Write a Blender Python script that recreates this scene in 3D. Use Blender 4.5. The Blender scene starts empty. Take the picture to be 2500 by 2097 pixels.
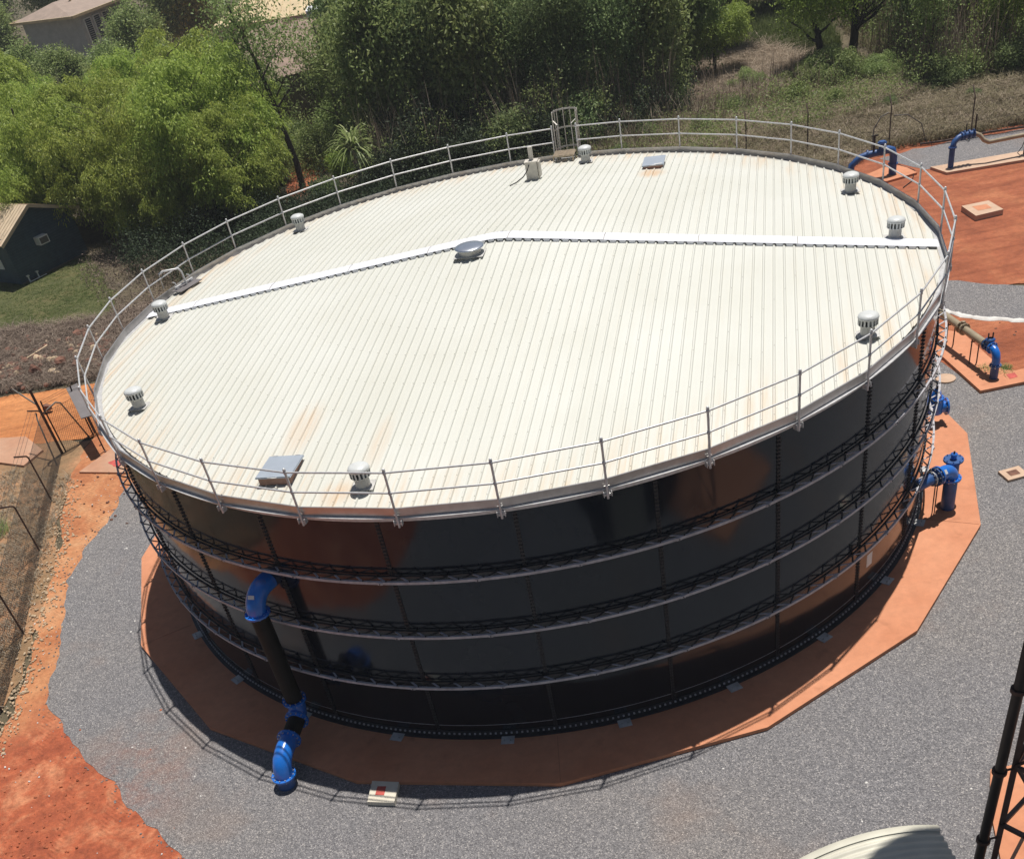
import bpy, math, random
import numpy as np
from mathutils import Vector, Matrix
random.seed(7)
PI = math.pi
R = math.radians

# ------------------------------------------------------------------ camera, light, exposure
sc = bpy.context.scene
COL = sc.collection
cam_d = bpy.data.cameras.new("camera")
cam = bpy.data.objects.new("camera", cam_d)
COL.objects.link(cam)
sc.camera = cam
CAM = Vector((-0.27, -27.51, 16.04))
yaw, pitch, roll = -0.0414, -0.7241, -0.2044
fw = Vector((math.sin(yaw)*math.cos(pitch), math.cos(yaw)*math.cos(pitch), math.sin(pitch)))
rt = fw.cross(Vector((0, 0, 1))).normalized()
up = rt.cross(fw)
rt2 = math.cos(roll)*rt + math.sin(roll)*up
up2 = -math.sin(roll)*rt + math.cos(roll)*up
M = Matrix((rt2, up2, -fw)).transposed().to_4x4()
M.translation = CAM
cam.matrix_world = M
cam_d.sensor_width = 36.0
cam_d.lens = 36.0*2497/2500
cam_d.shift_x = -59.14/2500
cam_d.shift_y = 637.0/2500
cam_d.clip_end = 1500

SUN = Vector((0.1495, 0.2485, 1.0)).normalized()
sun_el = math.asin(SUN.z)
sun_az = math.atan2(SUN.x, SUN.y)
w = bpy.data.worlds.new("World")
sc.world = w
w.use_nodes = True
nt = w.node_tree
nt.nodes.clear()
sky = nt.nodes.new('ShaderNodeTexSky')
sky.sky_type = 'NISHITA'
sky.sun_disc = False
sky.sun_elevation = sun_el
sky.sun_rotation = sun_az
sky.air_density = 1.0
sky.dust_density = 1.5
bg = nt.nodes.new('ShaderNodeBackground')
bg.inputs[1].default_value = 0.05
wo = nt.nodes.new('ShaderNodeOutputWorld')
nt.links.new(sky.outputs[0], bg.inputs[0])
nt.links.new(bg.outputs[0], wo.inputs[0])
sl = bpy.data.lights.new("sun", 'SUN')
sl.energy = 5.0
sl.angle = R(0.53)
sl.color = (1.0, 0.955, 0.895)
so = bpy.data.objects.new("sun", sl)
so.rotation_mode = 'QUATERNION'
so.rotation_quaternion = (-SUN).to_track_quat('-Z', 'Y')
so.location = (0, 0, 40)
COL.objects.link(so)
sc.view_settings.view_transform = 'Standard'
sc.view_settings.look = 'None'
sc.view_settings.exposure = -0.07
sc.view_settings.gamma = 1.0

# ------------------------------------------------------------------ mesh helpers
class MB:
    def __init__(s):
        s.v = []; s.f = []; s.m = []; s.sm = []
    def add(s, vs, fs, mi=0, smooth=False):
        n = len(s.v)
        s.v += [tuple(v) for v in vs]
        for f in fs:
            s.f.append(tuple(i+n for i in f)); s.m.append(mi); s.sm.append(smooth)
    def box(s, c, d, mi=0, rz=0.0, mat=None):
        hx, hy, hz = d[0]/2, d[1]/2, d[2]/2
        vs = [Vector((x, y, z)) for z in (-hz, hz) for y in (-hy, hy) for x in (-hx, hx)]
        if mat is None:
            mat = Matrix.Rotation(rz, 3, 'Z')
        vs = [mat @ v + Vector(c) for v in vs]
        s.add(vs, [(0, 2, 3, 1), (4, 5, 7, 6), (0, 1, 5, 4), (2, 6, 7, 3), (0, 4, 6, 2), (1, 3, 7, 5)], mi)
    def bar(s, a, b, wd, th, mi=0, upv=(0, 0, 1)):
        a, b = Vector(a), Vector(b)
        d = (b-a); L = d.length
        if L < 1e-6: return
        d /= L
        u = Vector(upv)
        x = d.cross(u)
        if x.length < 1e-4: x = d.cross(Vector((1, 0, 0)))
        x.normalize(); y = x.cross(d)
        m = Matrix((x, d, y)).transposed()
        s.box((a+b)/2, (wd, L, th), mi, mat=m)
    def tube(s, pts, r, n=8, mi=0, caps=True, closed=False, smooth=True):
        pts = [Vector(p) for p in pts]
        k = len(pts)
        rs = r if isinstance(r, (list, tuple)) else [r]*k
        ref = None; vs = []
        for i, p in enumerate(pts):
            if closed: t = (pts[(i+1) % k]-pts[i-1])
            elif i == 0: t = pts[1]-pts[0]
            elif i == k-1: t = pts[-1]-pts[-2]
            else: t = (pts[i+1]-p).normalized()+(p-pts[i-1]).normalized()
            t.normalize()
            if ref is None:
                ref = t.cross(Vector((0, 0, 1)))
                if ref.length < 1e-3: ref = t.cross(Vector((1, 0, 0)))
            ref = ref - t*ref.dot(t); ref.normalize()
            b = t.cross(ref)
            for j in range(n):
                a = 2*PI*j/n
                vs.append(p+(ref*math.cos(a)+b*math.sin(a))*rs[i])
        fs = []
        for i in range(k if closed else k-1):
            i2 = (i+1) % k
            for j in range(n):
                j2 = (j+1) % n
                fs.append((i*n+j, i*n+j2, i2*n+j2, i2*n+j))
        s.add(vs, fs, mi, smooth)
        if caps and not closed:
            s.add(vs[:n], [tuple(reversed(range(n)))], mi)
            s.add(vs[-n:], [tuple(range(n))], mi)
    def lathe(s, prof, n=24, mi=0, c=(0, 0, 0), smooth=True, axis=None):
        c = Vector(c)
        if axis is None: mt = Matrix.Identity(3)
        else: mt = Vector(axis).normalized().to_track_quat('Z', 'Y').to_matrix()
        vs = []
        for (r, z) in prof:
            for j in range(n):
                a = 2*PI*j/n
                vs.append(mt @ Vector((r*math.cos(a), r*math.sin(a), z))+c)
        fs = []
        for i in range(len(prof)-1):
            for j in range(n):
                j2 = (j+1) % n
                fs.append((i*n+j, i*n+j2, (i+1)*n+j2, (i+1)*n+j))
        s.add(vs, fs, mi, smooth)
    def flange(s, c, ax, r, t, mi=0, nb=8, bm=None, rb=None):
        s.lathe([(0.001, -t/2), (r, -t/2), (r, t/2), (0.001, t/2)], 24, mi, c, False, ax)
        mt = Vector(ax).normalized().to_track_quat('Z', 'Y').to_matrix()
        rb = rb or r*0.86
        for k in range(nb):
            a = 2*PI*(k+.5)/nb
            p = mt @ Vector((rb*math.cos(a), rb*math.sin(a), 0))+Vector(c)
            q = mt @ Vector((0, 0, t/2+0.03))
            s.tube([p-q, p+q], 0.017, 6, bm if bm is not None else mi, smooth=False)
    def mesh(s, name, mats):
        me = bpy.data.meshes.new(name)
        me.from_pydata(s.v, [], s.f)
        for m in mats: me.materials.append(m)
        me.polygons.foreach_set('material_index', s.m)
        me.polygons.foreach_set('use_smooth', s.sm)
        me.update()
        return me
    def obj(s, name, mats, parent=None, loc=(0, 0, 0), rz=0.0):
        if not isinstance(mats, (list, tuple)): mats = [mats]
        o = bpy.data.objects.new(name, s.mesh(name, mats))
        COL.objects.link(o)
        o.location = loc; o.rotation_euler = (0, 0, rz)
        if parent: o.parent = parent
        return o

def tag(o, label=None, cat=None, group=None, kind=None):
    if label: o['label'] = label
    if cat: o['category'] = cat
    if group: o['group'] = group
    if kind: o['kind'] = kind
    return o
def empty(name, loc=(0, 0, 0), rz=0.0, parent=None):
    o = bpy.data.objects.new(name, None)
    o.empty_display_size = 0.3
    COL.objects.link(o); o.location = loc; o.rotation_euler = (0, 0, rz)
    if parent: o.parent = parent
    return o
def copy_tree(o, parent=None, label=None):
    c = o.copy(); COL.objects.link(c)
    if parent is not None: c.parent = parent
    if label: c['label'] = label
    for ch in list(o.children):
        copy_tree(ch, c)
    return c
def pol(r, a, z=0.0):
    return Vector((r*math.cos(a), r*math.sin(a), z))
def arc(c, a0, a1, r, u, v, n=8):
    c, u, v = Vector(c), Vector(u), Vector(v)
    return [c+u*(r*math.cos(a0+(a1-a0)*i/n))+v*(r*math.sin(a0+(a1-a0)*i/n)) for i in range(n+1)]

# ------------------------------------------------------------------ materials
def new_mat(name):
    m = bpy.data.materials.new(name)
    m.use_nodes = True
    return m, m.node_tree, m.node_tree.nodes['Principled BSDF']
def N(nt, t, **kw):
    n = nt.nodes.new(t)
    for k, v in kw.items(): setattr(n, k, v)
    return n
def ramp(nt, fac, stops):
    r = nt.nodes.new('ShaderNodeValToRGB')
    els = r.color_ramp.elements
    while len(els) < len(stops): els.new(0.5)
    for e, (p, c) in zip(els, stops):
        e.position = p; e.color = (*c, 1) if len(c) == 3 else c
    nt.links.new(fac, r.inputs[0])
    return r.outputs[0]
def coords(nt, space='Object', scale=(1, 1, 1), rot=(0, 0, 0)):
    tc = nt.nodes.new('ShaderNodeTexCoord')
    mp = nt.nodes.new('ShaderNodeMapping')
    mp.inputs['Scale'].default_value = scale
    mp.inputs['Rotation'].default_value = rot
    nt.links.new(tc.outputs[space], mp.inputs[0])
    return mp.outputs[0]
def noise(nt, vec, scale, detail=4, rough=0.55, dist=0.0):
    n = nt.nodes.new('ShaderNodeTexNoise')
    n.inputs['Scale'].default_value = scale
    n.inputs['Detail'].default_value = detail
    n.inputs['Roughness'].default_value = rough
    n.inputs['Distortion'].default_value = dist
    nt.links.new(vec, n.inputs['Vector'])
    return n.outputs[0]
def vor(nt, vec, scale, out='Distance', feature='F1'):
    n = nt.nodes.new('ShaderNodeTexVoronoi')
    n.feature = feature
    n.inputs['Scale'].default_value = scale
    nt.links.new(vec, n.inputs['Vector'])
    return n.outputs[out]
def mixc(nt, fac, a, b, mode='MIX'):
    m = nt.nodes.new('ShaderNodeMix'); m.data_type = 'RGBA'; m.blend_type = mode
    for sck, val in ((0, fac), (6, a), (7, b)):
        if hasattr(val, 'links') or hasattr(val, 'is_linked'): nt.links.new(val, m.inputs[sck])
        elif sck == 0: m.inputs[0].default_value = val
        else: m.inputs[sck].default_value = (*val, 1)
    return m.outputs[2]
def bump(nt, b, h, strength=0.5, dist=0.02):
    n = nt.nodes.new('ShaderNodeBump')
    n.inputs['Strength'].default_value = strength
    n.inputs['Distance'].default_value = dist
    nt.links.new(h, n.inputs['Height'])
    nt.links.new(n.outputs[0], b.inputs['Normal'])
    return n
def math_n(nt, op, a, b=None, c=None, clamp=False):
    n = nt.nodes.new('ShaderNodeMath'); n.operation = op; n.use_clamp = clamp
    for i, val in enumerate((a, b, c)):
        if val is None: continue
        if hasattr(val, 'is_linked'): nt.links.new(val, n.inputs[i])
        else: n.inputs[i].default_value = val
    return n.outputs[0]

def simple(name, col, rough=0.5, metal=0.0, var=0.15, scale=6.0, bs=0.0, bd=0.01, spec=0.5, coat=0.0):
    m, t, b = new_mat(name)
    v = coords(t)
    n = noise(t, v, scale, 5, 0.6)
    lo = tuple(max(0, c*(1-var)) for c in col); hi = tuple(min(1, c*(1+var)) for c in col)
    t.links.new(ramp(t, n, [(0.3, lo), (0.7, hi)]), b.inputs['Base Color'])
    b.inputs['Roughness'].default_value = rough
    b.inputs['Metallic'].default_value = metal
    b.inputs['Specular IOR Level'].default_value = spec
    b.inputs['Coat Weight'].default_value = coat
    if bs: bump(t, b, noise(t, v, scale*6, 3), bs, bd)
    return m

GALV = simple('galvanised_steel', (0.60, 0.60, 0.60), 0.42, 0.3, 0.18, 9)
GALV_DULL = simple('dull_galvanised', (0.50, 0.49, 0.47), 0.6, 0.1, 0.2, 5)
STEEL_BRIGHT = simple('bright_steel', (0.62, 0.66, 0.72), 0.28, 0.85, 0.06, 3)
LID = simple('brushed_lid', (0.42, 0.47, 0.53), 0.4, 0.3, 0.06, 3)
VENTW = simple('vent_white', (0.62, 0.64, 0.63), 0.4, 0.0, 0.06, 4)
VENTN = simple('vent_neck', (0.60, 0.59, 0.55), 0.5, 0.1, 0.08, 6)
VENTD = simple('vent_dark', (0.12, 0.115, 0.10), 0.6, 0.1, 0.2, 9)
GIRD = simple('painted_girder', (0.035, 0.037, 0.042), 0.45, 0.2, 0.3, 8)
CHORD = simple('girder_chord', (0.46, 0.45, 0.47), 0.45, 0.0, 0.25, 6)
BOLT = simple('bolt_black', (0.02, 0.02, 0.022), 0.5, 0.2, 0.2, 20)
BLUE = simple('blue_epoxy', (0.014, 0.16, 0.60), 0.22, 0.0, 0.12, 5, coat=0.4)
def dusty(m, col, lo, hi, amt):
    t = m.node_tree; b = t.nodes['Principled BSDF']
    src = b.inputs['Base Color'].links[0].from_socket
    n1 = ramp(t, noise(t, coords(t), 3.5, 7, 0.72), [(lo, (0, 0, 0)), (hi, (amt,)*3)])
    t.links.new(mixc(t, n1, src, col), b.inputs['Base Color'])
dusty(BLUE, (0.16, 0.12, 0.09), 0.52, 0.72, 0.45)
dusty(VENTW, (0.36, 0.31, 0.24), 0.52, 0.75, 0.4); dusty(VENTN, (0.40, 0.30, 0.2), 0.5, 0.7, 0.5)
BLUE_DULL = simple('blue_dusty', (0.025, 0.09, 0.27), 0.45, 0.0, 0.25, 5)
BLACKP = simple('black_pipe', (0.012, 0.011, 0.009), 0.6, 0.0, 0.3, 4, spec=0.2)
BEIGEP = simple('beige_pipe', (0.33, 0.27, 0.18), 0.45, 0.0, 0.15, 4)
BOLTS = simple('bolt_zinc', (0.55, 0.54, 0.52), 0.35, 0.8, 0.1, 20)
RUSTB = simple('rust_brown', (0.075, 0.045, 0.035), 0.7, 0.2, 0.35, 7)
TOWERM = simple('tower_brown', (0.105, 0.072, 0.060), 0.5, 0.3, 0.25, 5)
TOWERP = simple('tower_pipe', (0.022, 0.018, 0.016), 0.5, 0.1, 0.3, 3)
FENCEG = simple('fence_grey', (0.16, 0.15, 0.13), 0.6, 0.4, 0.25, 9)
WIRE = simple('fence_wire', (0.10, 0.09, 0.08), 0.6, 0.5, 0.2, 9)
WHITE = simple('white_plate', (0.7, 0.7, 0.66), 0.5, 0.0, 0.08, 6)
SIGNG = simple('sign_back', (0.17, 0.155, 0.155), 0.6, 0.2, 0.1, 3)
CLOTH = simple('geotextile', (0.72, 0.70, 0.66), 0.9, 0.0, 0.12, 5, 0.4, 0.02)
REDP = simple('red_paint', (0.5, 0.09, 0.07), 0.8, 0.0, 0.25, 6)
ROOFBOX = simple('box_beige', (0.60, 0.56, 0.49), 0.6, 0.1, 0.15, 8)
SHEDG = simple('shed_green', (0.045, 0.088, 0.115), 0.5, 0.1, 0.2, 3)
SHEDR = simple('shed_roof', (0.58, 0.46, 0.32), 0.6, 0.0, 0.15, 2)
PALEW = simple('house_wall', (0.42, 0.42, 0.40), 0.8, 0.0, 0.15, 2)
GLASS = simple('louvre_glass', (0.03, 0.035, 0.04), 0.15, 0.0, 0.2, 9)
HROOF = simple('house_roof', (0.33, 0.25, 0.20), 0.7, 0.0, 0.15, 1.5)
HROOFR = simple('house_roof_red', (0.26, 0.18, 0.135), 0.7, 0.0, 0.25, 0.6)
HROOFY = simple('house_roof_yellow', (0.60, 0.47, 0.28), 0.7, 0.0, 0.15, 1.0)
BARK = simple('bark', (0.075, 0.058, 0.045), 0.9, 0.0, 0.4, 5, 0.6, 0.02)
BARKG = simple('bark_pale', (0.17, 0.145, 0.115), 0.9, 0.0, 0.3, 5, 0.6, 0.02)
BARKD = simple('bark_dark', (0.022, 0.018, 0.015), 0.9, 0.0, 0.4, 5, 0.6, 0.02)
AWN = simple('awning_sheet', (0.62, 0.60, 0.50), 0.55, 0.0, 0.08, 2)
AWNW = simple('awning_wall', (0.45, 0.43, 0.37), 0.6, 0.0, 0.1, 2)
STONE = simple('rubble_stone', (0.50, 0.38, 0.25), 0.9, 0.0, 0.35, 3)
ROCKR = simple('red_rock', (0.19, 0.09, 0.06), 0.9, 0.0, 0.4, 3)

def mk_wall():
    m, t, b = new_mat('tank_enamel')
    v = coords(t)
    n = noise(t, v, 0.8, 3)
    t.links.new(ramp(t, n, [(0.3, (0.006, 0.009, 0.014)), (0.7, (0.012, 0.015, 0.022))]), b.inputs['Base Color'])
    n2 = noise(t, coords(t, scale=(1, 1, 0.35)), 2.5, 3)
    t.links.new(ramp(t, n2, [(0.3, (0.07,)*3), (0.75, (0.15,)*3)]), b.inputs['Roughness'])
    b.inputs['Specular IOR Level'].default_value = 0.5
    b.inputs['Specular Tint'].default_value = (0.72, 0.86, 1.0, 1)
    bump(t, b, noise(t, v, 0.9, 1), 0.18, 0.05)
    return m
WALL = mk_wall()

def mk_roof():
    m, t, b = new_mat('roof_sheet')
    tc = N(t, 'ShaderNodeTexCoord')
    sep = N(t, 'ShaderNodeSeparateXYZ'); t.links.new(tc.outputs['Object'], sep.inputs[0])
    ln = N(t, 'ShaderNodeVectorMath', operation='LENGTH')
    flat = N(t, 'ShaderNodeCombineXYZ')
    t.links.new(sep.outputs[0], flat.inputs[0]); t.links.new(sep.outputs[1], flat.inputs[1])
    t.links.new(flat.outputs[0], ln.inputs[0])
    base = ramp(t, noise(t, tc.outputs['Object'], 0.35, 4), [(0.3, (0.595, 0.597, 0.535)), (0.7, (0.64, 0.645, 0.595))])
    strk = noise(t, coords(t, scale=(7, 0.35, 1)), 1.0, 5, 0.65)
    strk2 = noise(t, coords(t, scale=(1.3, 0.22, 1)), 1.0, 3, 0.6)
    em = N(t, 'ShaderNodeMapRange', interpolation_type='SMOOTHSTEP')
    em.inputs['From Min'].default_value = 8.8; em.inputs['From Max'].default_value = 10.9
    t.links.new(ln.outputs['Value'], em.inputs['Value'])
    s1 = ramp(t, strk, [(0.42, (0, 0, 0)), (0.66, (1, 1, 1))])
    s2 = ramp(t, strk2, [(0.38, (0.15,)*3), (0.62, (1, 1, 1))])
    f = math_n(t, 'MULTIPLY', math_n(t, 'MULTIPLY', s1, s2), math_n(t, 'MULTIPLY', em.outputs[0], 0.7))
    c1 = mixc(t, f, base, (0.62, 0.40, 0.20))
    # light all-over dust streaks
    f2 = math_n(t, 'MULTIPLY', ramp(t, noise(t, coords(t, scale=(5, 0.3, 1)), 1.3, 6, 0.7), [(0.5, (0, 0, 0)), (0.8, (1, 1, 1))]), 0.15)
    c2 = mixc(t, f2, c1, (0.55, 0.47, 0.34))
    # local rust washes: below the rear hatch, above the front hatch
    for (cx, cy, sx, sy, amt) in ((-2.95, -7.9, .5, 1.3, .5), (3.3, 7.0, .55, .9, .75), (-1.0, -8.6, .3, 1.3, .35), (-1.5, -10.2, .6, .5, .5)):
        mp = N(t, 'ShaderNodeMapping')
        mp.inputs['Location'].default_value = (-cx/sx, -cy/sy, 0)
        mp.inputs['Scale'].default_value = (1/sx, 1/sy, 0)
        t.links.new(tc.outputs['Object'], mp.inputs[0])
        l2 = N(t, 'ShaderNodeVectorMath', operation='LENGTH'); t.links.new(mp.outputs[0], l2.inputs[0])
        g = N(t, 'ShaderNodeMapRange', interpolation_type='SMOOTHSTEP')
        g.inputs['From Min'].default_value = 1.0; g.inputs['From Max'].default_value = 0.2
        t.links.new(l2.outputs['Value'], g.inputs['Value'])
        ff = math_n(t, 'MULTIPLY', math_n(t, 'MULTIPLY', g.outputs[0], ramp(t, strk, [(0.3, (0.1,)*3), (0.62, (1, 1, 1))])), amt)
        c2 = mixc(t, ff, c2, (0.60, 0.37, 0.18))
    # each sheet is a slightly different tone
    fl = math_n(t, 'FLOOR', math_n(t, 'MULTIPLY', sep.outputs[0], 1/0.72))
    wn = N(t, 'ShaderNodeTexWhiteNoise', noise_dimensions='1D'); t.links.new(fl, wn.inputs['W'])
    c2 = mixc(t, 1.0, c2, ramp(t, wn.outputs['Value'], [(0.0, (0.985, 0.985, 0.98)), (1.0, (1.012, 1.012, 1.012))]), 'MULTIPLY')
    # specks
    sp = ramp(t, noise(t, tc.outputs['Object'], 9, 2, 0.5), [(0.77, (0, 0, 0)), (0.80, (1, 1, 1))])
    c3 = mixc(t, math_n(t, 'MULTIPLY', sp, 0.35), c2, (0.3, 0.22, 0.15))
    t.links.new(c3, b.inputs['Base Color'])
    b.inputs['Roughness'].default_value = 0.55
    return m
ROOF = mk_roof()
CAP = simple('ridge_cap_white', (0.80, 0.81, 0.86), 0.4, 0.0, 0.03, 2)
SCREW = simple('roof_screw', (0.36, 0.34, 0.29), 0.6, 0.3, 0.2, 9)

def mk_gravel():
    m, t, b = new_mat('blue_metal_gravel')
    v = coords(t)
    c = vor(t, v, 42, 'Color')
    sepc = N(t, 'ShaderNodeSeparateColor'); t.links.new(c, sepc.inputs[0])
    c1 = ramp(t, sepc.outputs[0], [(0.0, (0.14, 0.135, 0.135)), (0.45, (0.215, 0.208, 0.206)), (0.85, (0.28, 0.268, 0.26)), (1.0, (0.48, 0.45, 0.41))])
    fine = noise(t, v, 14, 5, 0.8)
    c2 = mixc(t, 0.9, c1, ramp(t, fine, [(0.30, (0.62, 0.62, 0.62)), (0.7, (1.28, 1.26, 1.23))]), 'MULTIPLY')
    big = noise(t, v, 0.28, 4, 0.6)
    c3 = mixc(t, ramp(t, big, [(0.56, (0, 0, 0)), (0.76, (0.4,)*3)]), c2, (0.30, 0.20, 0.14))
    mp = N(t, 'ShaderNodeMapping'); mp.inputs['Location'].default_value = (10.9/1.9, 10.0/2.6, 0); mp.inputs['Scale'].default_value = (1/1.9, 1/2.6, 0)
    t.links.new(v, mp.inputs[0])
    ln = N(t, 'ShaderNodeVectorMath', operation='LENGTH'); t.links.new(mp.outputs[0], ln.inputs[0])
    dm = math_n(t, 'SUBTRACT', 1.05, ln.outputs['Value'])
    dm = math_n(t, 'MULTIPLY', dm, ramp(t, noise(t, v, 1.4, 6, 0.75), [(0.42, (0, 0, 0)), (0.70, (0.55,)*3)]), None, True)
    c3 = mixc(t, dm, c3, (0.36, 0.12, 0.06))
    b2 = ramp(t, noise(t, v, 0.13, 3), [(0.3, (0.99, 1.02, 1.11)), (0.7, (1.16, 1.13, 1.12))])
    t.links.new(mixc(t, 1.0, c3, b2, 'MULTIPLY'), b.inputs['Base Color'])
    b.inputs['Roughness'].default_value = 0.9
    h = math_n(t, 'ADD', vor(t, v, 42), math_n(t, 'MULTIPLY', fine, 0.7))
    bump(t, b, h, 0.9, 0.03)
    return m
GRAVEL = mk_gravel()

def mk_soil(name, stops, rock=True, s=1.0, tracks=False):
    m, t, b = new_mat(name)
    v = coords(t)
    n1 = noise(t, v, 0.45*s, 8, 0.68, 0.4)
    c1 = ramp(t, n1, stops)
    n2 = noise(t, v, 5*s, 6, 0.75)
    c2 = mixc(t, 0.75, c1, ramp(t, n2, [(0.28, (0.62, 0.58, 0.55)), (0.72, (1.25, 1.22, 1.2))]), 'MULTIPLY')
    if rock:
        r = ramp(t, vor(t, v, 7*s), [(0.05, (1, 1, 1)), (0.16, (0, 0, 0))])
        pick = ramp(t, noise(t, v, 2.0, 3), [(0.55, (0, 0, 0)), (0.62, (0.6,)*3)])
        c2 = mixc(t, math_n(t, 'MULTIPLY', r, pick), c2, (0.30, 0.19, 0.12))
    t.links.new(c2, b.inputs['Base Color'])
    b.inputs['Roughness'].default_value = 0.95
    h = math_n(t, 'ADD', math_n(t, 'MULTIPLY', n1, 2.0), n2)
    if tracks:
        wv = N(t, 'ShaderNodeTexWave'); wv.inputs['Scale'].default_value = 2.6
        wv.inputs['Distortion'].default_value = 1.2
        t.links.new(coords(t, rot=(0, 0, R(-75)), scale=(3.5, 1, 1)), wv.inputs['Vector'])
        msk = ramp(t, noise(t, coords(t, rot=(0, 0, R(15)), scale=(1.4, 0.18, 1)), 1.0, 2), [(0.56, (0, 0, 0)), (0.62, (1, 1, 1))])
        h = math_n(t, 'ADD', h, math_n(t, 'MULTIPLY', math_n(t, 'MULTIPLY', wv.outputs[0], msk), 0.22))
    bump(t, b, h, 0.8, 0.08)
    return m
REDSOIL = mk_soil('red_soil', [(0.28, (0.24, 0.07, 0.032)), (0.5, (0.37, 0.115, 0.052)), (0.72, (0.48, 0.185, 0.085))], False, 1.0)
LSOIL = mk_soil('left_red_soil', [(0.28, (0.32, 0.115, 0.05)), (0.42, (0.48, 0.185, 0.078)), (0.55, (0.58, 0.27, 0.125)), (0.70, (0.62, 0.38, 0.21))], True, 1.3, True)
def redden(m):
    t = m.node_tree; b = t.nodes['Principled BSDF']
    src = b.inputs['Base Color'].links[0].from_socket
    tc = N(t, 'ShaderNodeTexCoord'); sp = N(t, 'ShaderNodeSeparateXYZ'); t.links.new(tc.outputs['Object'], sp.inputs[0])
    y = math_n(t, 'ADD', sp.outputs[1], math_n(t, 'MULTIPLY', noise(t, tc.outputs['Object'], 0.5, 4), 6.0))
    mr = N(t, 'ShaderNodeMapRange'); mr.inputs['From Min'].default_value = -2.2; mr.inputs['From Max'].default_value = -5.0
    t.links.new(y, mr.inputs['Value'])
    n1 = noise(t, tc.outputs['Object'], 0.9, 7, 0.7, 0.6)
    red = ramp(t, n1, [(0.3, (0.29, 0.066, 0.030)), (0.50, (0.43, 0.112, 0.048)), (0.66, (0.60, 0.24, 0.12))])
    n2 = ramp(t, noise(t, tc.outputs['Object'], 6, 6, 0.75), [(0.30, (0.55,)*3), (0.70, (1.35,)*3)])
    red = mixc(t, 0.85, red, n2, 'MULTIPLY')
    t.links.new(mixc(t, mr.outputs[0], src, red), b.inputs['Base Color'])
redden(LSOIL)
ROADM = mk_soil('orange_road', [(0.3, (0.44, 0.15, 0.045)), (0.7, (0.62, 0.27, 0.10))], False, 0.7)
def streaks(m):
    t = m.node_tree; b = t.nodes['Principled BSDF']
    src = b.inputs['Base Color'].links[0].from_socket
    n1 = noise(t, coords(t, rot=(0, 0, R(12)), scale=(.12, 1.3, 1)), 1.6, 6, 0.7, 0.8)
    t.links.new(mixc(t, 0.55, src, ramp(t, n1, [(0.36, (0.62, 0.55, 0.5)), (0.52, (1.0, 1.0, 1.0)), (0.66, (1.22, 1.25, 1.3))]), 'MULTIPLY'), b.inputs['Base Color'])
streaks(REDSOIL); streaks(ROADM)
GROUNDM = mk_soil('dry_ground', [(0.25, (0.06, 0.05, 0.033)), (0.5, (0.12, 0.10, 0.06)), (0.75, (0.20, 0.16, 0.10))], False, 1.0)
DRYLEFT = mk_soil('dry_verge_soil', [(0.3, (0.17, 0.12, 0.065)), (0.48, (0.30, 0.19, 0.10)), (0.62, (0.46, 0.25, 0.13))], True, 1.2)
LAWNM = mk_soil('lawn_soil', [(0.25, (0.06, 0.07, 0.022)), (0.5, (0.10, 0.11, 0.035)), (0.75, (0.17, 0.14, 0.06))], False, 1.6)

def mk_conc(name, a, c, stain=0.5):
    m, t, b = new_mat(name)
    v = coords(t)
    n = noise(t, v, 0.6, 6, 0.6)
    n2 = noise(t, v, 4, 5, 0.65)
    col = mixc(t, 0.5, ramp(t, n, [(0.3, a), (0.7, c)]), ramp(t, n2, [(0.3, (0.8,)*3), (0.7, (1.15,)*3)]), 'MULTIPLY')
    st = ramp(t, noise(t, v, 1.7, 3, 0.5), [(0.62, (0, 0, 0)), (0.75, (stain,)*3)])
    t.links.new(mixc(t, st, col, tuple(x*0.6 for x in a)), b.inputs['Base Color'])
    b.inputs['Roughness'].default_value = 0.85
    bump(t, b, n2, 0.2, 0.01)
    return m
SLAB = mk_conc('stained_slab', (0.53, 0.21, 0.105), (0.62, 0.275, 0.15))
PADM = mk_conc('pad_concrete', (0.50, 0.33, 0.22), (0.60, 0.43, 0.31), 0.3)
PADW = mk_conc('pit_concrete', (0.60, 0.54, 0.42), (0.70, 0.65, 0.54), 0.2)
PADP = mk_conc('dusty_slab', (0.44, 0.22, 0.13), (0.52, 0.33, 0.22), 0.3)

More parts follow.
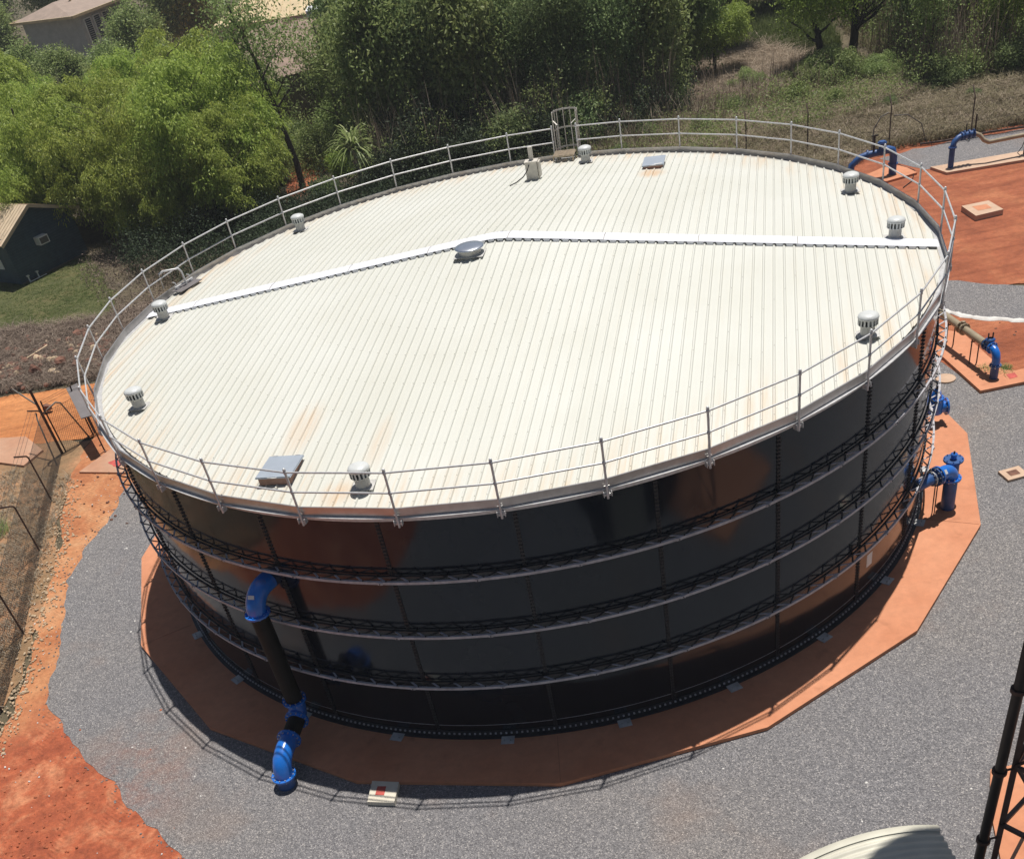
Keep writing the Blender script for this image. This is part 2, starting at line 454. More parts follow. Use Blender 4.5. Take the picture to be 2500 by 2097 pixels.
def mk_leaf(name, cols, transl=0.35, rough=0.45):
    m = bpy.data.materials.new(name); m.use_nodes = True
    t = m.node_tree; b = t.nodes['Principled BSDF']
    g = N(t, 'ShaderNodeNewGeometry')
    oi = N(t, 'ShaderNodeObjectInfo')
    tc = N(t, 'ShaderNodeTexCoord')
    cl = noise(t, tc.outputs['Object'], 2.2, 3)
    f = math_n(t, 'ADD', math_n(t, 'MULTIPLY', g.outputs['Random Per Island'], 0.5), math_n(t, 'MULTIPLY', cl, 0.5))
    n = len(cols)
    c = ramp(t, f, [(0.15+0.7*i/(n-1), cols[i]) for i in range(n)])
    hs = N(t, 'ShaderNodeHueSaturation')
    t.links.new(c, hs.inputs['Color'])
    t.links.new(math_n(t, 'ADD', math_n(t, 'MULTIPLY', oi.outputs['Random'], 0.24), 0.88), hs.inputs['Value'])
    t.links.new(math_n(t, 'ADD', math_n(t, 'MULTIPLY', oi.outputs['Random'], 0.025), 0.482), hs.inputs['Hue'])
    hs.inputs['Saturation'].default_value = 0.9
    t.links.new(hs.outputs[0], b.inputs['Base Color'])
    b.inputs['Roughness'].default_value = rough
    b.inputs['Specular IOR Level'].default_value = 0.18
    tr = N(t, 'ShaderNodeBsdfTranslucent'); t.links.new(hs.outputs[0], tr.inputs[0])
    mx = N(t, 'ShaderNodeMixShader'); mx.inputs[0].default_value = transl
    out = [x for x in t.nodes if x.type == 'OUTPUT_MATERIAL'][0]
    t.links.new(b.outputs[0], mx.inputs[1]); t.links.new(tr.outputs[0], mx.inputs[2])
    t.links.new(mx.outputs[0], out.inputs[0])
    return m
L_FEATH = mk_leaf('leaf_feathery', [(0.15, 0.235, 0.03), (0.33, 0.45, 0.055), (0.60, 0.70, 0.12)], 0.45)
L_DARK = mk_leaf('leaf_dark', [(0.10, 0.16, 0.055), (0.19, 0.28, 0.09), (0.34, 0.42, 0.17)], 0.42, 0.6)
L_MID = mk_leaf('leaf_mid', [(0.13, 0.19, 0.055), (0.25, 0.34, 0.09), (0.42, 0.48, 0.17)], 0.42)
L_SHADED = mk_leaf('leaf_shaded', [(0.020, 0.034, 0.016), (0.035, 0.058, 0.026), (0.085, 0.12, 0.05)], 0.2, 0.6)  # tree shade put into the leaf colour of scrub and bushes
L_YEL = mk_leaf('leaf_yellow', [(0.14, 0.22, 0.03), (0.27, 0.40, 0.05), (0.45, 0.58, 0.09)], 0.45)
L_PAND = mk_leaf('leaf_pandanus', [(0.14, 0.24, 0.05), (0.30, 0.42, 0.12), (0.55, 0.62, 0.28)], 0.4, 0.4)
L_DRY = mk_leaf('grass_dry', [(0.20, 0.16, 0.105), (0.40, 0.32, 0.22), (0.66, 0.56, 0.42)], 0.35, 0.8)
L_OLIVE = mk_leaf('grass_olive', [(0.16, 0.15, 0.075), (0.29, 0.26, 0.14), (0.50, 0.43, 0.27)], 0.4, 0.8)
L_LAWN = mk_leaf('grass_lawn', [(0.06, 0.10, 0.02), (0.10, 0.15, 0.03), (0.16, 0.19, 0.05)], 0.3, 0.7)
L_BROWN = mk_leaf('brush_brown', [(0.12, 0.09, 0.065), (0.26, 0.20, 0.145), (0.52, 0.43, 0.32)], 0.25, 0.85)

# ------------------------------------------------------------------ ground, soil, gravel
rg = random.Random(3)
def ragged(pts, amp=0.12, step=0.35, keep=()):
    out = []
    n = len(pts)
    for i in range(n):
        a, b = Vector(pts[i]), Vector(pts[(i+1) % n])
        out.append(a)
        if i in keep: continue
        L = (b-a).length
        k = max(1, int(min(L, 40)/step))
        nrm = Vector((-(b-a).y, (b-a).x)).normalized()
        ph = rg.random()*9
        for j in range(1, k):
            t = j/k
            o = amp*(math.sin(ph+t*L*1.3)+0.6*math.sin(ph*2+t*L*3.7)+rg.uniform(-.8, .8))
            out.append(a+(b-a)*t+nrm*o)
    return out
def sheet(name, pts, z, mat, kind='structure', thick=None, bev=False):
    from mathutils.geometry import tessellate_polygon
    vs = [Vector((p[0], p[1], z)) for p in pts]
    tris = tessellate_polygon([vs])
    mb = MB()
    fs = []
    for tr in tris:
        a, b, c = (vs[i] for i in tr)
        if (b-a).cross(c-a).z < 0: tr = tuple(reversed(tr))
        fs.append(tuple(tr))
    mb.add(vs, fs)
    if thick:
        n = len(vs)
        area = sum(vs[i].x*vs[(i+1) % n].y-vs[(i+1) % n].x*vs[i].y for i in range(n))
        low = [v-Vector((0, 0, thick)) for v in vs]
        qs = []
        for i in range(n):
            j = (i+1) % n
            q = (i, i+n, j+n, j) if area > 0 else (i, j, j+n, i+n)
            qs.append(q)
        mb.add(vs+low, qs)
    o = mb.obj(name, mat)
    if kind: o['kind'] = kind
    return o

# one big ground sheet out to the horizon
gb = MB(); gn = 60
xs = [-500+1000*i/gn for i in range(gn+1)]
gv = [Vector((x, y, -0.150)) for y in xs for x in xs]
gf = [(j*(gn+1)+i, j*(gn+1)+i+1, (j+1)*(gn+1)+i+1, (j+1)*(gn+1)+i) for j in range(gn) for i in range(gn)]
gb.add(gv, gf)
gb.obj('ground', GROUNDM)['kind'] = 'structure'

G_LEFT = [(-14.17, 4.6), (-14.26, 3.04), (-14.6, 1.67), (-14.87, -.43), (-14.4, -2.78), (-14.0, -4.88), (-13.88, -6.32), (-13.06, -7.65), (-11.94, -9.14), (-11.25, -9.8), (-10.92, -10.5), (-10.16, -11.43), (-9.04, -12.67), (-8.3, -14.5), (-8, -40)]
gpts = [(-12.8, 8.6)]+G_LEFT+[(45, -40), (45, -2), (18.15, 7.44), (16.84, 8.42), (16.12, 9.05), (14.2, 10.4), (11, 11.0), (0, 12.2), (-9, 10.8)]
sheet('gravel_yard', ragged(gpts, 0.06, 0.3, keep=(15, 16)), -0.100, GRAVEL)
lpts = [(-12.0, 10.0), (-16.3, 9.6), (-16.6, 6.2), (-15.75, 2.4), (-15.4, -.5), (-15.15, -2.8), (-14.9, -4.6), (-14.8, -6.8), (-15.2, -9), (-16.5, -14), (-18, -45), (-7, -45), (-7, -14), (-10, -9), (-13, -6), (-13.5, 3), (-12, 7)]
sheet('soil_strip', ragged(lpts, 0.07, 0.3), -0.112, LSOIL)
sheet('verge', ragged([(-16.4, 9.3), (-19, 10.2), (-23, 9.6), (-34, 8), (-34, -40), (-18, -45), (-15.5, -9), (-14.9, -5), (-15.4, 0), (-16.3, 5)], 0.1, 0.5), -0.122, DRYLEFT)
sheet('dirt_road', ragged([(-12, 9.4), (-12, 14.6), (-18.29, 14.9), (-21.8, 15.2), (-40, 17), (-60, 20), (-60, 8), (-34, 8.5), (-23, 10.2), (-16, 9.7)], 0.12, 0.5), -0.117, ROADM)
sheet('lawn', ragged([(-18.6, 21.6), (-24.3, 22.0), (-45, 24), (-50, 40), (-27, 38), (-22.5, 33.5), (-20.5, 29.5), (-19.0, 25)], 0.25, 0.6), -0.122, LAWNM)
sheet('red_soil', ragged([(12.5, 9.0), (16.2, 8.6), (45, -6), (45, 28), (33.5, 24.9), (26.5, 24.8), (19.3, 25.6), (17.4, 24.6), (16.6, 20), (12, 15)], 0.10, 0.5), -0.112, REDSOIL)
sheet('gravel_strip', ragged([(18.7, 23.9), (19.3, 22.5), (19.9, 21.2), (24.2, 20.9), (45, 19.5), (45, 23.5), (26, 24.2), (20.5, 24.4)], 0.08, 0.4), -0.106, GRAVEL)
sheet('red_soil', ragged([(12.5, 7.0), (15.03, 6.35), (15.65, 5.5), (16.93, 4.65), (22, 2.0), (45, -9), (45, -14), (15.3, .6), (13.8, .8), (13.5, 3.0), (11.8, 4.5)], 0.04, 0.4, keep=(6, 7, 8, 9)), -0.094, REDSOIL)
# red stain of old track at the bank under the wood
sheet('red_soil', ragged([(-11.3, 36.0), (-10.3, 36.2), (-9.2, 42.5), (-9.0, 49), (-11.2, 49), (-11.6, 42)], 0.15, 0.5), -0.118, REDSOIL)
sheet('red_soil', ragged([(-12, 60), (-22, 60), (-27, 90), (-24, 100), (-5, 100), (-8, 80)], 0.15, 2), -0.118, REDSOIL)

# ------------------------------------------------------------------ concrete slab below the tank
ang0 = -7.6
cor = [(12.5, ang0-21.5*k) for k in range(9)]
rest = 360-21.5*8
cor += [(12.5, ang0-21.5*8-rest*(k+1)/9) for k in range(8)]
slab_pts = [pol(r, R(a)).xy for r, a in reversed(cor)]
sb = sheet('tank_slab', slab_pts, 0.0, SLAB, kind=None, thick=0.16)
sb['kind'] = 'structure'

jl = MB()
for k in (1, 4, 7, 12):
    a_ = R(cor[k][1])
    jl.bar(pol(11.05, a_, .004), pol(12.46, a_, .004), .014, .003, 0)
jo = jl.obj('joint_lines', simple('slab_joint', (0.42, 0.17, 0.09), 0.9), sb)
# ------------------------------------------------------------------ the water tank
RW = 10.85
HT = 5.98
tank = empty('water_tank', (0, 0, 0))
tag(tank, 'big round black bolted water tank with cream ribbed roof and handrail on orange slab', 'water tank')

mb = MB()
NS = 225
zz = [0.02, 1.62, 3.05, 4.47, HT-0.02]
vs = []
for z in zz:
    for i in range(NS): vs.append(pol(RW, 2*PI*i/NS, z))
fs = []
for k in range(len(zz)-1):
    for i in range(NS):
        j = (i+1) % NS
        fs.append((k*NS+i, k*NS+j, (k+1)*NS+j, (k+1)*NS+i))
mb.add(vs, fs, 0, True)
mb.obj('wall', WALL, tank)
# lap strips where the courses of panels meet, small lip at each
lp = MB()
for z in (0.33,):
    for i in range(NS):
        a0, a1 = 2*PI*i/NS, 2*PI*(i+1)/NS
        lp.add([pol(RW+.006, a0, z), pol(RW+.006, a1, z), pol(RW+.006, a1, z+.012), pol(RW+.006, a0, z+.012)], [(0, 1, 2, 3)])
lp.obj('lap_line', CHORD, tank)

# bolted vertical seams: one strip with two rows of bolts, copied round the wall
sm = MB()
sm.box((RW+0.004, 0, 2.95), (0.012, 0.085, 5.7), 0)
z = 0.2
while z < 5.75:
    for yy in (-0.024, 0.024):
        sm.box((RW+0.026, yy, z), (0.034, 0.022, 0.030), 0)
    z += 0.085
seam0 = sm.obj('bolted_seam', [GIRD, BOLT], tank)
seam0.rotation_euler[2] = R(-93.6)
for k in range(1, 25):
    c = seam0.copy(); COL.objects.link(c); c.parent = tank
    c.rotation_euler[2] = R(-93.6+14.4*k)

# lattice stiffener rings
def girder(z, k0):
    g = MB()
    RI, RO = RW+0.015, RW+0.255
    n = 276
    for i in range(n):
        a0, a1 = 2*PI*i/n, 2*PI*(i+1)/n
        am = (a0+a1)/2
        # inner angle against wall
        g.add([pol(RI, a0, z+.025), pol(RI, a1, z+.025), pol(RI+.05, a1, z+.025), pol(RI+.05, a0, z+.025)], [(3, 2, 1, 0)], 0)
        g.add([pol(RI+.05, a0, z+.025), pol(RI+.05, a1, z+.025), pol(RI+.05, a1, z-.02), pol(RI+.05, a0, z-.02)], [(0, 3, 2, 1)], 0)
        # outer chord, an angle with a vertical outer leg
        A = [pol(RO-.05, a0, z+.02), pol(RO, a0, z+.02), pol(RO, a0, z-.04), pol(RO-.006, a0, z-.04), pol(RO-.006, a0, z+.014), pol(RO-.05, a0, z+.014)]
        B = [pol(RO-.05, a1, z+.02), pol(RO, a1, z+.02), pol(RO, a1, z-.04), pol(RO-.006, a1, z-.04), pol(RO-.006, a1, z+.014), pol(RO-.05, a1, z+.014)]
        g.add(A+B, [(q, (q+1) % 6, 6+(q+1) % 6, 6+q) for q in range(6)], 1)
        # diagonals
        if i % 2 == 0: p, q = pol(RI+.03, a0, z-.004), pol(RO-.03, a1, z-.004)
        else: p, q = pol(RO-.03, a0, z-.004), pol(RI+.03, a1, z-.004)
        g.bar(p, q, 0.038, 0.010, 0 if i % 2 else 1)
        g.box(pol(RO-.025, a1 if i % 2 == 0 else a0, z+.034), (.022, .022, .026), 2)
        g.box(pol(RI+.03, a0 if i % 2 == 0 else a1, z+.034), (.026, .026, .032), 2)
        if i % 8 == 0:
            g.box(pol(RO+.008, am, z-.01), (.018, .10, .055), 1, rz=am)
            g.box(pol(RO+.02, am, z-.01), (.03, .02, .02), 2, rz=am)
    return g.obj('stiffener_ring', [GIRD, CHORD, BOLT], tank)
for z in (4.54, 3.12, 1.69): girder(z, 0)

# base flange with bolts, anchor plates
bf = MB()
n = 225
for i in range(n):
    a0, a1 = 2*PI*i/n, 2*PI*(i+1)/n
    A = [pol(RW+.004, a0, .16), pol(RW+.016, a0, .16), pol(RW+.016, a0, .022), pol(RW+.13, a0, .022), pol(RW+.13, a0, .004)]
    B = [pol(RW+.004, a1, .16), pol(RW+.016, a1, .16), pol(RW+.016, a1, .022), pol(RW+.13, a1, .022), pol(RW+.13, a1, .004)]
    bf.add(A+B, [(q, 5+q, 6+q, q+1) for q in range(4)], 0)
for i in range(560):
    a = 2*PI*i/560
    bf.box(pol(RW+.030, a, .09), (.032, .038, .038), 1, rz=a)
bf.obj('base_flange', [GIRD, CHORD], tank)
ap = MB()
ap.box((RW+.19, 0, .016), (.24, .30, .014), 0)
ap.tube([(RW+.22, -.07, .02), (RW+.22, -.07, .07)], .016, 6, 1)
ap.tube([(RW+.22, .07, .02), (RW+.22, .07, .07)], .016, 6, 1)
ap0 = ap.obj('anchor_plate', [GALV_DULL, BOLTS], tank)
ap0.rotation_euler[2] = R(-113.3)
for k in range(1, 26):
    c = ap0.copy(); COL.objects.link(c); c.parent = tank
    c.rotation_euler[2] = R(-113.3+13.846*k)

# eave angle: round fascia with a flat top flange
ev = MB()
n = 225
for i in range(n):
    a0, a1 = 2*PI*i/n, 2*PI*(i+1)/n
    def pf(a):
        return [pol(10.45, a, 5.990), pol(11.0, a, 5.990), pol(11.0, a, 5.972), pol(10.90, a, 5.972), pol(10.872, a, 5.84), pol(10.855, a, 5.84)]
    A, B = pf(a0), pf(a1)
    ev.add(A+B, [(q, 6+q, 7+q, q+1) for q in range(5)], 0)
    if i % 3 == 0: ev.box(pol(10.875, a0, 5.92), (.03, .02, .02), 1, rz=a0)
ev.obj('eave_angle', [GALV, BOLT], tank)

# guardrail posts at the measured angles; pairs at the ladder gate
post_ang = [222.5+10.63*k for k in range(20)]
post_ang = post_ang[:16]+[32.4, 43.2, 54.0, 64.7]
post_ang = [222.5, 233.3, 244.1, 254.8, 265.2, 275.7, 286.4, 297.1, 307.6, 318.3, 328.6, 339.6, 350.0, 0.4, 11.2, 22.2, 32.4, 43.2, 54.0, 64.7, 72.6, 76.9, 84.9, 95.5, 106.0, 116.8, 127.8, 138.7, 148.8, 159.6, 170.1, 180.0, 190.8, 201.5, 212.2]
RP = 11.02
pb = MB()
pb.tube([(RP, 0, 5.80), (RP, 0, 7.035)], .0245, 10, 0)
pb.lathe([(.001, .035), (.02, .03), (.032, .01), (.032, -.02), (.026, -.03)], 10, 0, (RP, 0, 7.045))
for zz_ in (6.555, 6.985):
    pb.lathe([(.026, -.035), (.035, -.03), (.035, .03), (.026, .035)], 10, 0, (RP, 0, zz_))
pb.box((RP-.045, 0, 5.905), (.07, .15, .11), 0)
pb.box((RP-.01, -.075, 5.905), (.10, .012, .11), 0)
pb.box((RP-.01, .075, 5.905), (.10, .012, .11), 0)
pb.tube([(RP+.0, -.09, 5.90), (RP+.0, .09, 5.90)], .012, 6, 1)
pb.tube([(RP-.02, -.055, 6.06), (RP-.02, .055, 6.06)], .012, 6, 1)
post0 = pb.obj('guardrail_post', [GALV, BOLTS], tank)
post0.rotation_euler[2] = R(post_ang[0])
for a in post_ang[1:]:
    c = post0.copy(); COL.objects.link(c); c.parent = tank
    c.rotation_euler[2] = R(a)
order = post_ang[21:]+post_ang[:21]          # from the gate, all round, back to the gate
for nm, z in (('top_rail', 6.985), ('mid_rail', 6.555)):
    r_ = MB()
    for k in range(len(order)-1):
        p, q = pol(RP, R(order[k]), z), pol(RP, R(order[k+1]), z)
        r_.tube([p, q], .020, 10, 0)
    r_.obj(nm, GALV, tank)
kp = MB()
for k in range(len(post_ang)):
    p, q = pol(10.96, R(post_ang[k]), 0), pol(10.96, R(post_ang[(k+1) % len(post_ang)]), 0)
    if k == 20: continue
    d = (q-p).normalized(); nrm = Vector((d.y, -d.x, 0))
    kp.bar(p+Vector((0, 0, 6.085)), q+Vector((0, 0, 6.085)), .006, .185, 0)
    kp.bar(p-nrm*.012+Vector((0, 0, 6.181)), q-nrm*.012+Vector((0, 0, 6.181)), .03, .005, 0)
kp.obj('kick_plate', simple('kick_plate_zinc', (0.50, 0.485, 0.475), 0.38, 0.8, 0.12, 4), tank)

# cone-shaped sheeted roof, ribs square to the ridge
ROT = R(-15.1)
ZC, SL = 7.3, 0.1157
RS = 10.79
rf = MB()
prof = []
pitch_ = 0.24
u = -RS+0.02
k = 0
while u < RS:
    for du, h in ((0, 0), (.150, 0), (.168, .030), (.198, .030), (.216, 0)):
        if abs(u+du) < RS-0.02: prof.append((u+du, h))
    u += pitch_
def zr(u, v): return ZC-SL*math.sqrt(u*u+v*v+0.03)
NV = 22
cols = []
vs = []
for (u, h) in prof:
    e = math.sqrt(RS*RS-u*u)
    st = len(vs)
    for j in range(2*NV+1):
        v = e*(j-NV)/NV
        vs.append(Vector((u, v, zr(u, v)+h)))
    cols.append(st)
fs = []
for i in range(len(cols)-1):
    for j in range(2*NV):
        fs.append((cols[i]+j, cols[i+1]+j, cols[i+1]+j+1, cols[i]+j+1))
rf.add(vs, fs, 0)
# fixing screws on the ribs above each purlin
u = -RS+0.02
while u < RS-.25:
    uc = u+.186
    for rr in [1.1*q for q in range(1, 10)]+[10.6]:
        if abs(uc) < rr:
            v = math.sqrt(rr*rr-uc*uc)
            if v/rr < .25: continue
            for sg in (-1, 1):
                vv = v*sg
                zt = zr(uc, vv)+.030
                rf.lathe([(.010, 0), (.009, .007), (.001, .009)], 6, 1, (uc, vv, zt), False)
    u += pitch_
roof = rf.obj('roof_sheeting', [ROOF, SCREW], tank, (0, 0, 0), ROT)
# black strip standing in for the shade under the corrugation ends
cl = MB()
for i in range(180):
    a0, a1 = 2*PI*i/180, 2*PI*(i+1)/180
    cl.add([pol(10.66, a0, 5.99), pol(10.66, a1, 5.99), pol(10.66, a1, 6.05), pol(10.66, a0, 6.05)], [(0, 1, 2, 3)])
cl.obj('eave_shade_strip', BOLT, tank)
# ridge cap in overlapping pieces with a scalloped turned-down edge
rc = MB()
pieces = [(-10.62, -9.05), (-9.05, -6.6), (-6.6, -4.2), (-4.2, -1.9), (-1.9, .3), (.3, 2.75), (2.75, 5.1), (5.1, 7.5), (7.5, 10.80)]
for ip, (u0, u1) in enumerate(pieces):
    lift = .004 if ip % 2 else 0.0
    ns = max(2, int((u1-u0)/.4))
    us = [u0-(.03 if ip else 0)+(u1-u0+.03)*q/ns for q in range(ns+1)]
    rows = []
    for uu in us:
        row = []
        for v, dz in ((-.255, .004), (-.25, .074), (-.05, .086), (0, .088), (.05, .086), (.25, .074), (.255, .004)):
            row.append(Vector((uu, v, zr(uu, 0)-abs(v)*.035+dz+lift)))
        rows.append(row)
    vs = [p for r_ in rows for p in r_]
    fs = []
    for i in range(len(rows)-1):
        for j in range(1, 5):
            fs.append((i*7+j, (i+1)*7+j, (i+1)*7+j+1, i*7+j+1))
    rc.add(vs, fs, 0)
    for e in (0, len(rows)-1):
        rc.add([rows[e][j]+Vector((0, 0, .001)) for j in (1, 2, 3, 4, 5)]+[rows[e][j]-Vector((0, 0, .02)) for j in (5, 4, 3, 2, 1)], [tuple(range(10))], 0)
# scallops between ribs
u = -RS+0.02
while u < RS-.3:
    for sg in (-1, 1):
        if -10.45 < u < 10.6:
            ua, ub = u+.012, u+.14
            zt = .052
            P = [(ua-.028, .072), (ub+.028, .072), (ub, .006), (ua, .006)]
            vs = [Vector((a, sg*.256, zr(a, 0)-.009+h)) for a, h in P]
            rc.add(vs, [(0, 1, 2, 3)] if sg < 0 else [(3, 2, 1, 0)], 0)
            vs = [Vector((a, sg*.250, zr(a, 0)-.009+h)) for a, h in P]
            rc.add(vs, [(3, 2, 1, 0)] if sg < 0 else [(0, 1, 2, 3)], 0)
    u += pitch_
for (u0, u1) in pieces[1:]:
    for sgn in (-1, 1):
        rc.bar((u0, 0, zr(u0, 0)+.092), (u0, sgn*.235, zr(u0, 0)-.235*.035+.078), .018, .008, 1)
rc.obj('ridge_cap', [CAP, SCREW], tank, (0, 0, 0), ROT)

# roof vents: neck, slatted drum, domed cap
def make_vent():
    v = empty('roof_vent', (0, 0, 0), 0, tank)
    a = MB(); a.lathe([(.235, -.12), (.235, .30), (.20, .33)], 24)
    a.obj('vent_neck', VENTN, v)
    fl = MB()
    fl.box((0, 0, .012), (.72, .62, .012), 0)
    fl.obj('flashing_plate', GALV_DULL, v)
    d = MB()
    d.lathe([(.17, .30), (.17, .52)], 20, 1)
    n = 16
    for i in range(n):
        an = 2*PI*i/n
        p0 = pol(.205, an, 0); p1 = pol(.325, an+.30, 0)
        for aa, bb in ((p0, p1),):
            d.add([aa+Vector((0, 0, .335)), bb+Vector((0, 0, .345)), bb+Vector((0, 0, .53)), aa+Vector((0, 0, .53))], [(0, 1, 2, 3)], 0)
            o_ = pol(.004, an, 0)
            d.add([aa+o_+Vector((0, 0, .335)), bb+o_+Vector((0, 0, .345)), bb+o_+Vector((0, 0, .53)), aa+o_+Vector((0, 0, .53))], [(3, 2, 1, 0)], 0)
        b2 = pol(.325, an+.12, 0)
        d.add([p1+Vector((0, 0, .345)), b2+Vector((0, 0, .345)), b2+Vector((0, 0, .53)), p1+Vector((0, 0, .53))], [(0, 3, 2, 1)], 0)
    d.lathe([(.20, .315), (.325, .33), (.33, .345)], 24, 0)
    d.obj('vent_drum', [VENTW, VENTD], v)
    c = MB(); c.lathe([(.31, .515), (.34, .52), (.345, .545), (.32, .60), (.22, .645), (.10, .662), (.001, .667)], 28)
    c.obj('vent_cap', VENTW, v)
    return v
vent_pos = [(-6.17, 7.79), (3.37, 9.11), (9.74, 1.65), (9.59, -2.18), (-9.66, 2.04), (-9.22, -3.71), (-3.53, -9.48), (7.27, -7.05)]
v0 = make_vent()
for i, (x, y) in enumerate(vent_pos):
    v = v0 if i == 0 else copy_tree(v0, tank)
    r = math.hypot(x, y)
    v.location = (x, y, ZC-SL*r+.045)
    v.rotation_euler = (R((i*37 % 5)-2)*.6, R((i*53 % 5)-2)*.6, ROT+R(23*i % 19))
    v.scale = (.64, .64, .72)
# centre vent with polished dish lid
cv = empty('centre_vent', (-.77, -.62, ZC-SL*1.0+.03), 0, tank); cv.scale = (.68, .68, .58)
a = MB(); a.lathe([(.42, -.15), (.42, .24)], 32); a.obj('vent_collar', VENTN, cv)
a = MB(); a.lathe([(.40, .24), (.50, .25), (.555, .285), (.56, .31), (.50, .345), (.34, .375), (.15, .39), (.001, .392)], 40)
a.obj('dish_lid', STEEL_BRIGHT, cv)
a = MB(); a.box((0, 0, .02), (1.15, .95, .012)); a.obj('flashing_plate', GALV_DULL, cv, rz=ROT)

# access hatches
def hatch(cx, cy, sx, sy, rz, hk, lidm):
    h = empty('access_hatch', (cx, cy, ZC-SL*math.hypot(cx, cy)), rz, tank); h.scale = (1, 1, .8)
    a = MB()
    for x0, y0, lx, ly in ((0, -sy/2+.03, sx-.08, .03), (0, sy/2-.03, sx-.08, .03), (-sx/2+.05, 0, .03, sy-.1), (sx/2-.05, 0, .03, sy-.1)):
        a.box((x0, y0, .07), (lx, ly, .2))
    a.obj('hatch_curb', ROCKC, h)
    a = MB()
    a.box((0, 0, .19), (sx, sy, .03)); 
    a.box((0, 0, .172), (sx+.02, sy+.02, .012))
    for q in (-1, 1): a.box((q*sx*.33, sy/2+.01, .19), (.10, .04, .03), 1)
    a.obj('hatch_lid', [lidm, GALV], h)
    a = MB(); a.tube([(-.09, -sy/2-.01, .20), (-.09, -sy/2-.05, .21), (.09, -sy/2-.05, .21), (.09, -sy/2-.01, .20)], .012, 6); a.obj('hatch_handle', GALV, h)
    return h
ROCKC = simple('hatch_curb_pink', (0.34, 0.20, 0.15), 0.8, 0.0, 0.2, 6)
hatch(-5.29, -8.31, .76, .84, ROT, 0, LID)['label'] = 'large blue-grey lid at the front eave'
h2 = hatch(5.26, 6.9, .66, .9, ROT, 1, LID)
h2['label'] = 'small blue-grey lid near the rear eave'
# label sticker on the rear hatch
a = MB(); a.box((.16, -.38, .208), (.24, .06, .003)); a.obj('label_sticker', WHITE, h2)

# level indicator box with a stub post and loose cable
li = empty('level_gauge_box', (1.5, 7.45, ZC-SL*7.6), ROT, tank); li.scale = (1.1, 1.1, 1.3)
a = MB(); a.box((0, 0, .20), (.34, .26, .44)); a.box((.21, .03, .24), (.05, .24, .34)); a.box((0, 0, .43), (.38, .30, .02)); a.obj('box_body', ROOFBOX, li)
a = MB(); a.box((0, .05, .58), (.12, .08, .30)); a.obj('box_post', ROOFBOX, li)
a = MB(); a.tube([(-.05, -.14, .38), (-.10, -.25, .28), (-.22, -.33, .17), (-.42, -.45, .09), (-.60, -.56, .06)], .013, 6); a.obj('cable', BOLT, li)

# caged ladder and landing at the gate
lad = empty('caged_ladder', (0, 0, 0), R(74.7), tank)
a = MB()
for yy in (-.24, .24):
    a.bar((11.14, yy, 1.9), (11.14, yy, 7.05), .05, .012, 0, upv=(0, 1, 0))
    a.obj
for k in range(17):
    z = 2.1+.3*k
    if z < 6.2: a.tube([(11.14, -.24, z), (11.14, .24, z)], .013, 6)
a.obj('ladder_rails', GALV, lad)
a = MB()
def hoop(z, full=True):
    pts = []
    for i in range(15):
        t = -PI*.62+2*PI*.62*i/14
        pts.append((11.45+.40*math.cos(t), .43*math.sin(t), z))
    return pts
for z in (3.0, 3.8, 4.6, 5.4, 6.2, 6.8, 7.36):
    P = hoop(z)
    for i in range(len(P)-1): a.bar(P[i], P[i+1], .008, .05, 0)
for i in (0, 1, 3, 4, 6, 8, 10, 11, 13, 14):
    P = hoop(3.0)[i]
    a.bar((P[0], P[1], 2.95), (P[0], P[1], 7.39), .065, .016, 0, upv=(0, 1, 0))
for s_ in (-1, 1):
    a.bar((11.14, s_*.24, 7.05), (hoop(7.36)[0 if s_ < 0 else 14][0], hoop(7.36)[0 if s_ < 0 else 14][1], 7.15), .04, .01)
a.obj('ladder_cage', simple('cage_metal', (0.62, 0.59, 0.53), 0.5, 0.15, 0.1, 8), lad)
a = MB()
a.box((10.55, 0, 6.30), (.62, .72, .03))
for q in range(12): a.box((10.27+.05*q, 0, 6.325), (.022, .70, .02))
for q in (-1, 1): a.box((10.26, q*.33, 6.21), (.04, .04, .18)); 
a.obj('landing_plate', simple('landing_beige', (0.45, 0.37, 0.27), 0.6, 0.2, 0.2, 7), lad)

# pulley arm on a base plate at the left eave
pu = empty('davit_arm', (-9.42, 4.5, 6.16), R(57), tank)
a = MB(); a.box((0, 0, .03), (.95, .42, .01)); a.obj('base_plate', SIGNG, pu)
a = MB()
a.tube([(.05, .05, .02), (.05, .07, .42), (.02, .12, .52), (-.30, .45, .55), (-.42, .52, .50)], .03, 10)
a.tube([(-.42, .52, .50), (-.42, .54, .08)], .012, 6)
a.obj('davit_tube', GALV, pu)
a = MB()
for q in (-.30, .32):
    a.tube([(q, .10, .02), (q, .12, .22), (q-.05, .16, .25)], .018, 6)
    a.box((q, .10, .05), (.10, .08, .05))
a.tube([(-.38, .10, .10), (.40, .10, .10)], .025, 8)
a.obj('winch_stand', GALV, pu)

# small white label hung under the lowest ring
a = MB(); a.box(pol(RW+.26, R(-50.2), 1.42), (.006, .22, .34), 0, rz=R(-50.2)); a.obj('wall_label', WHITE, tank)

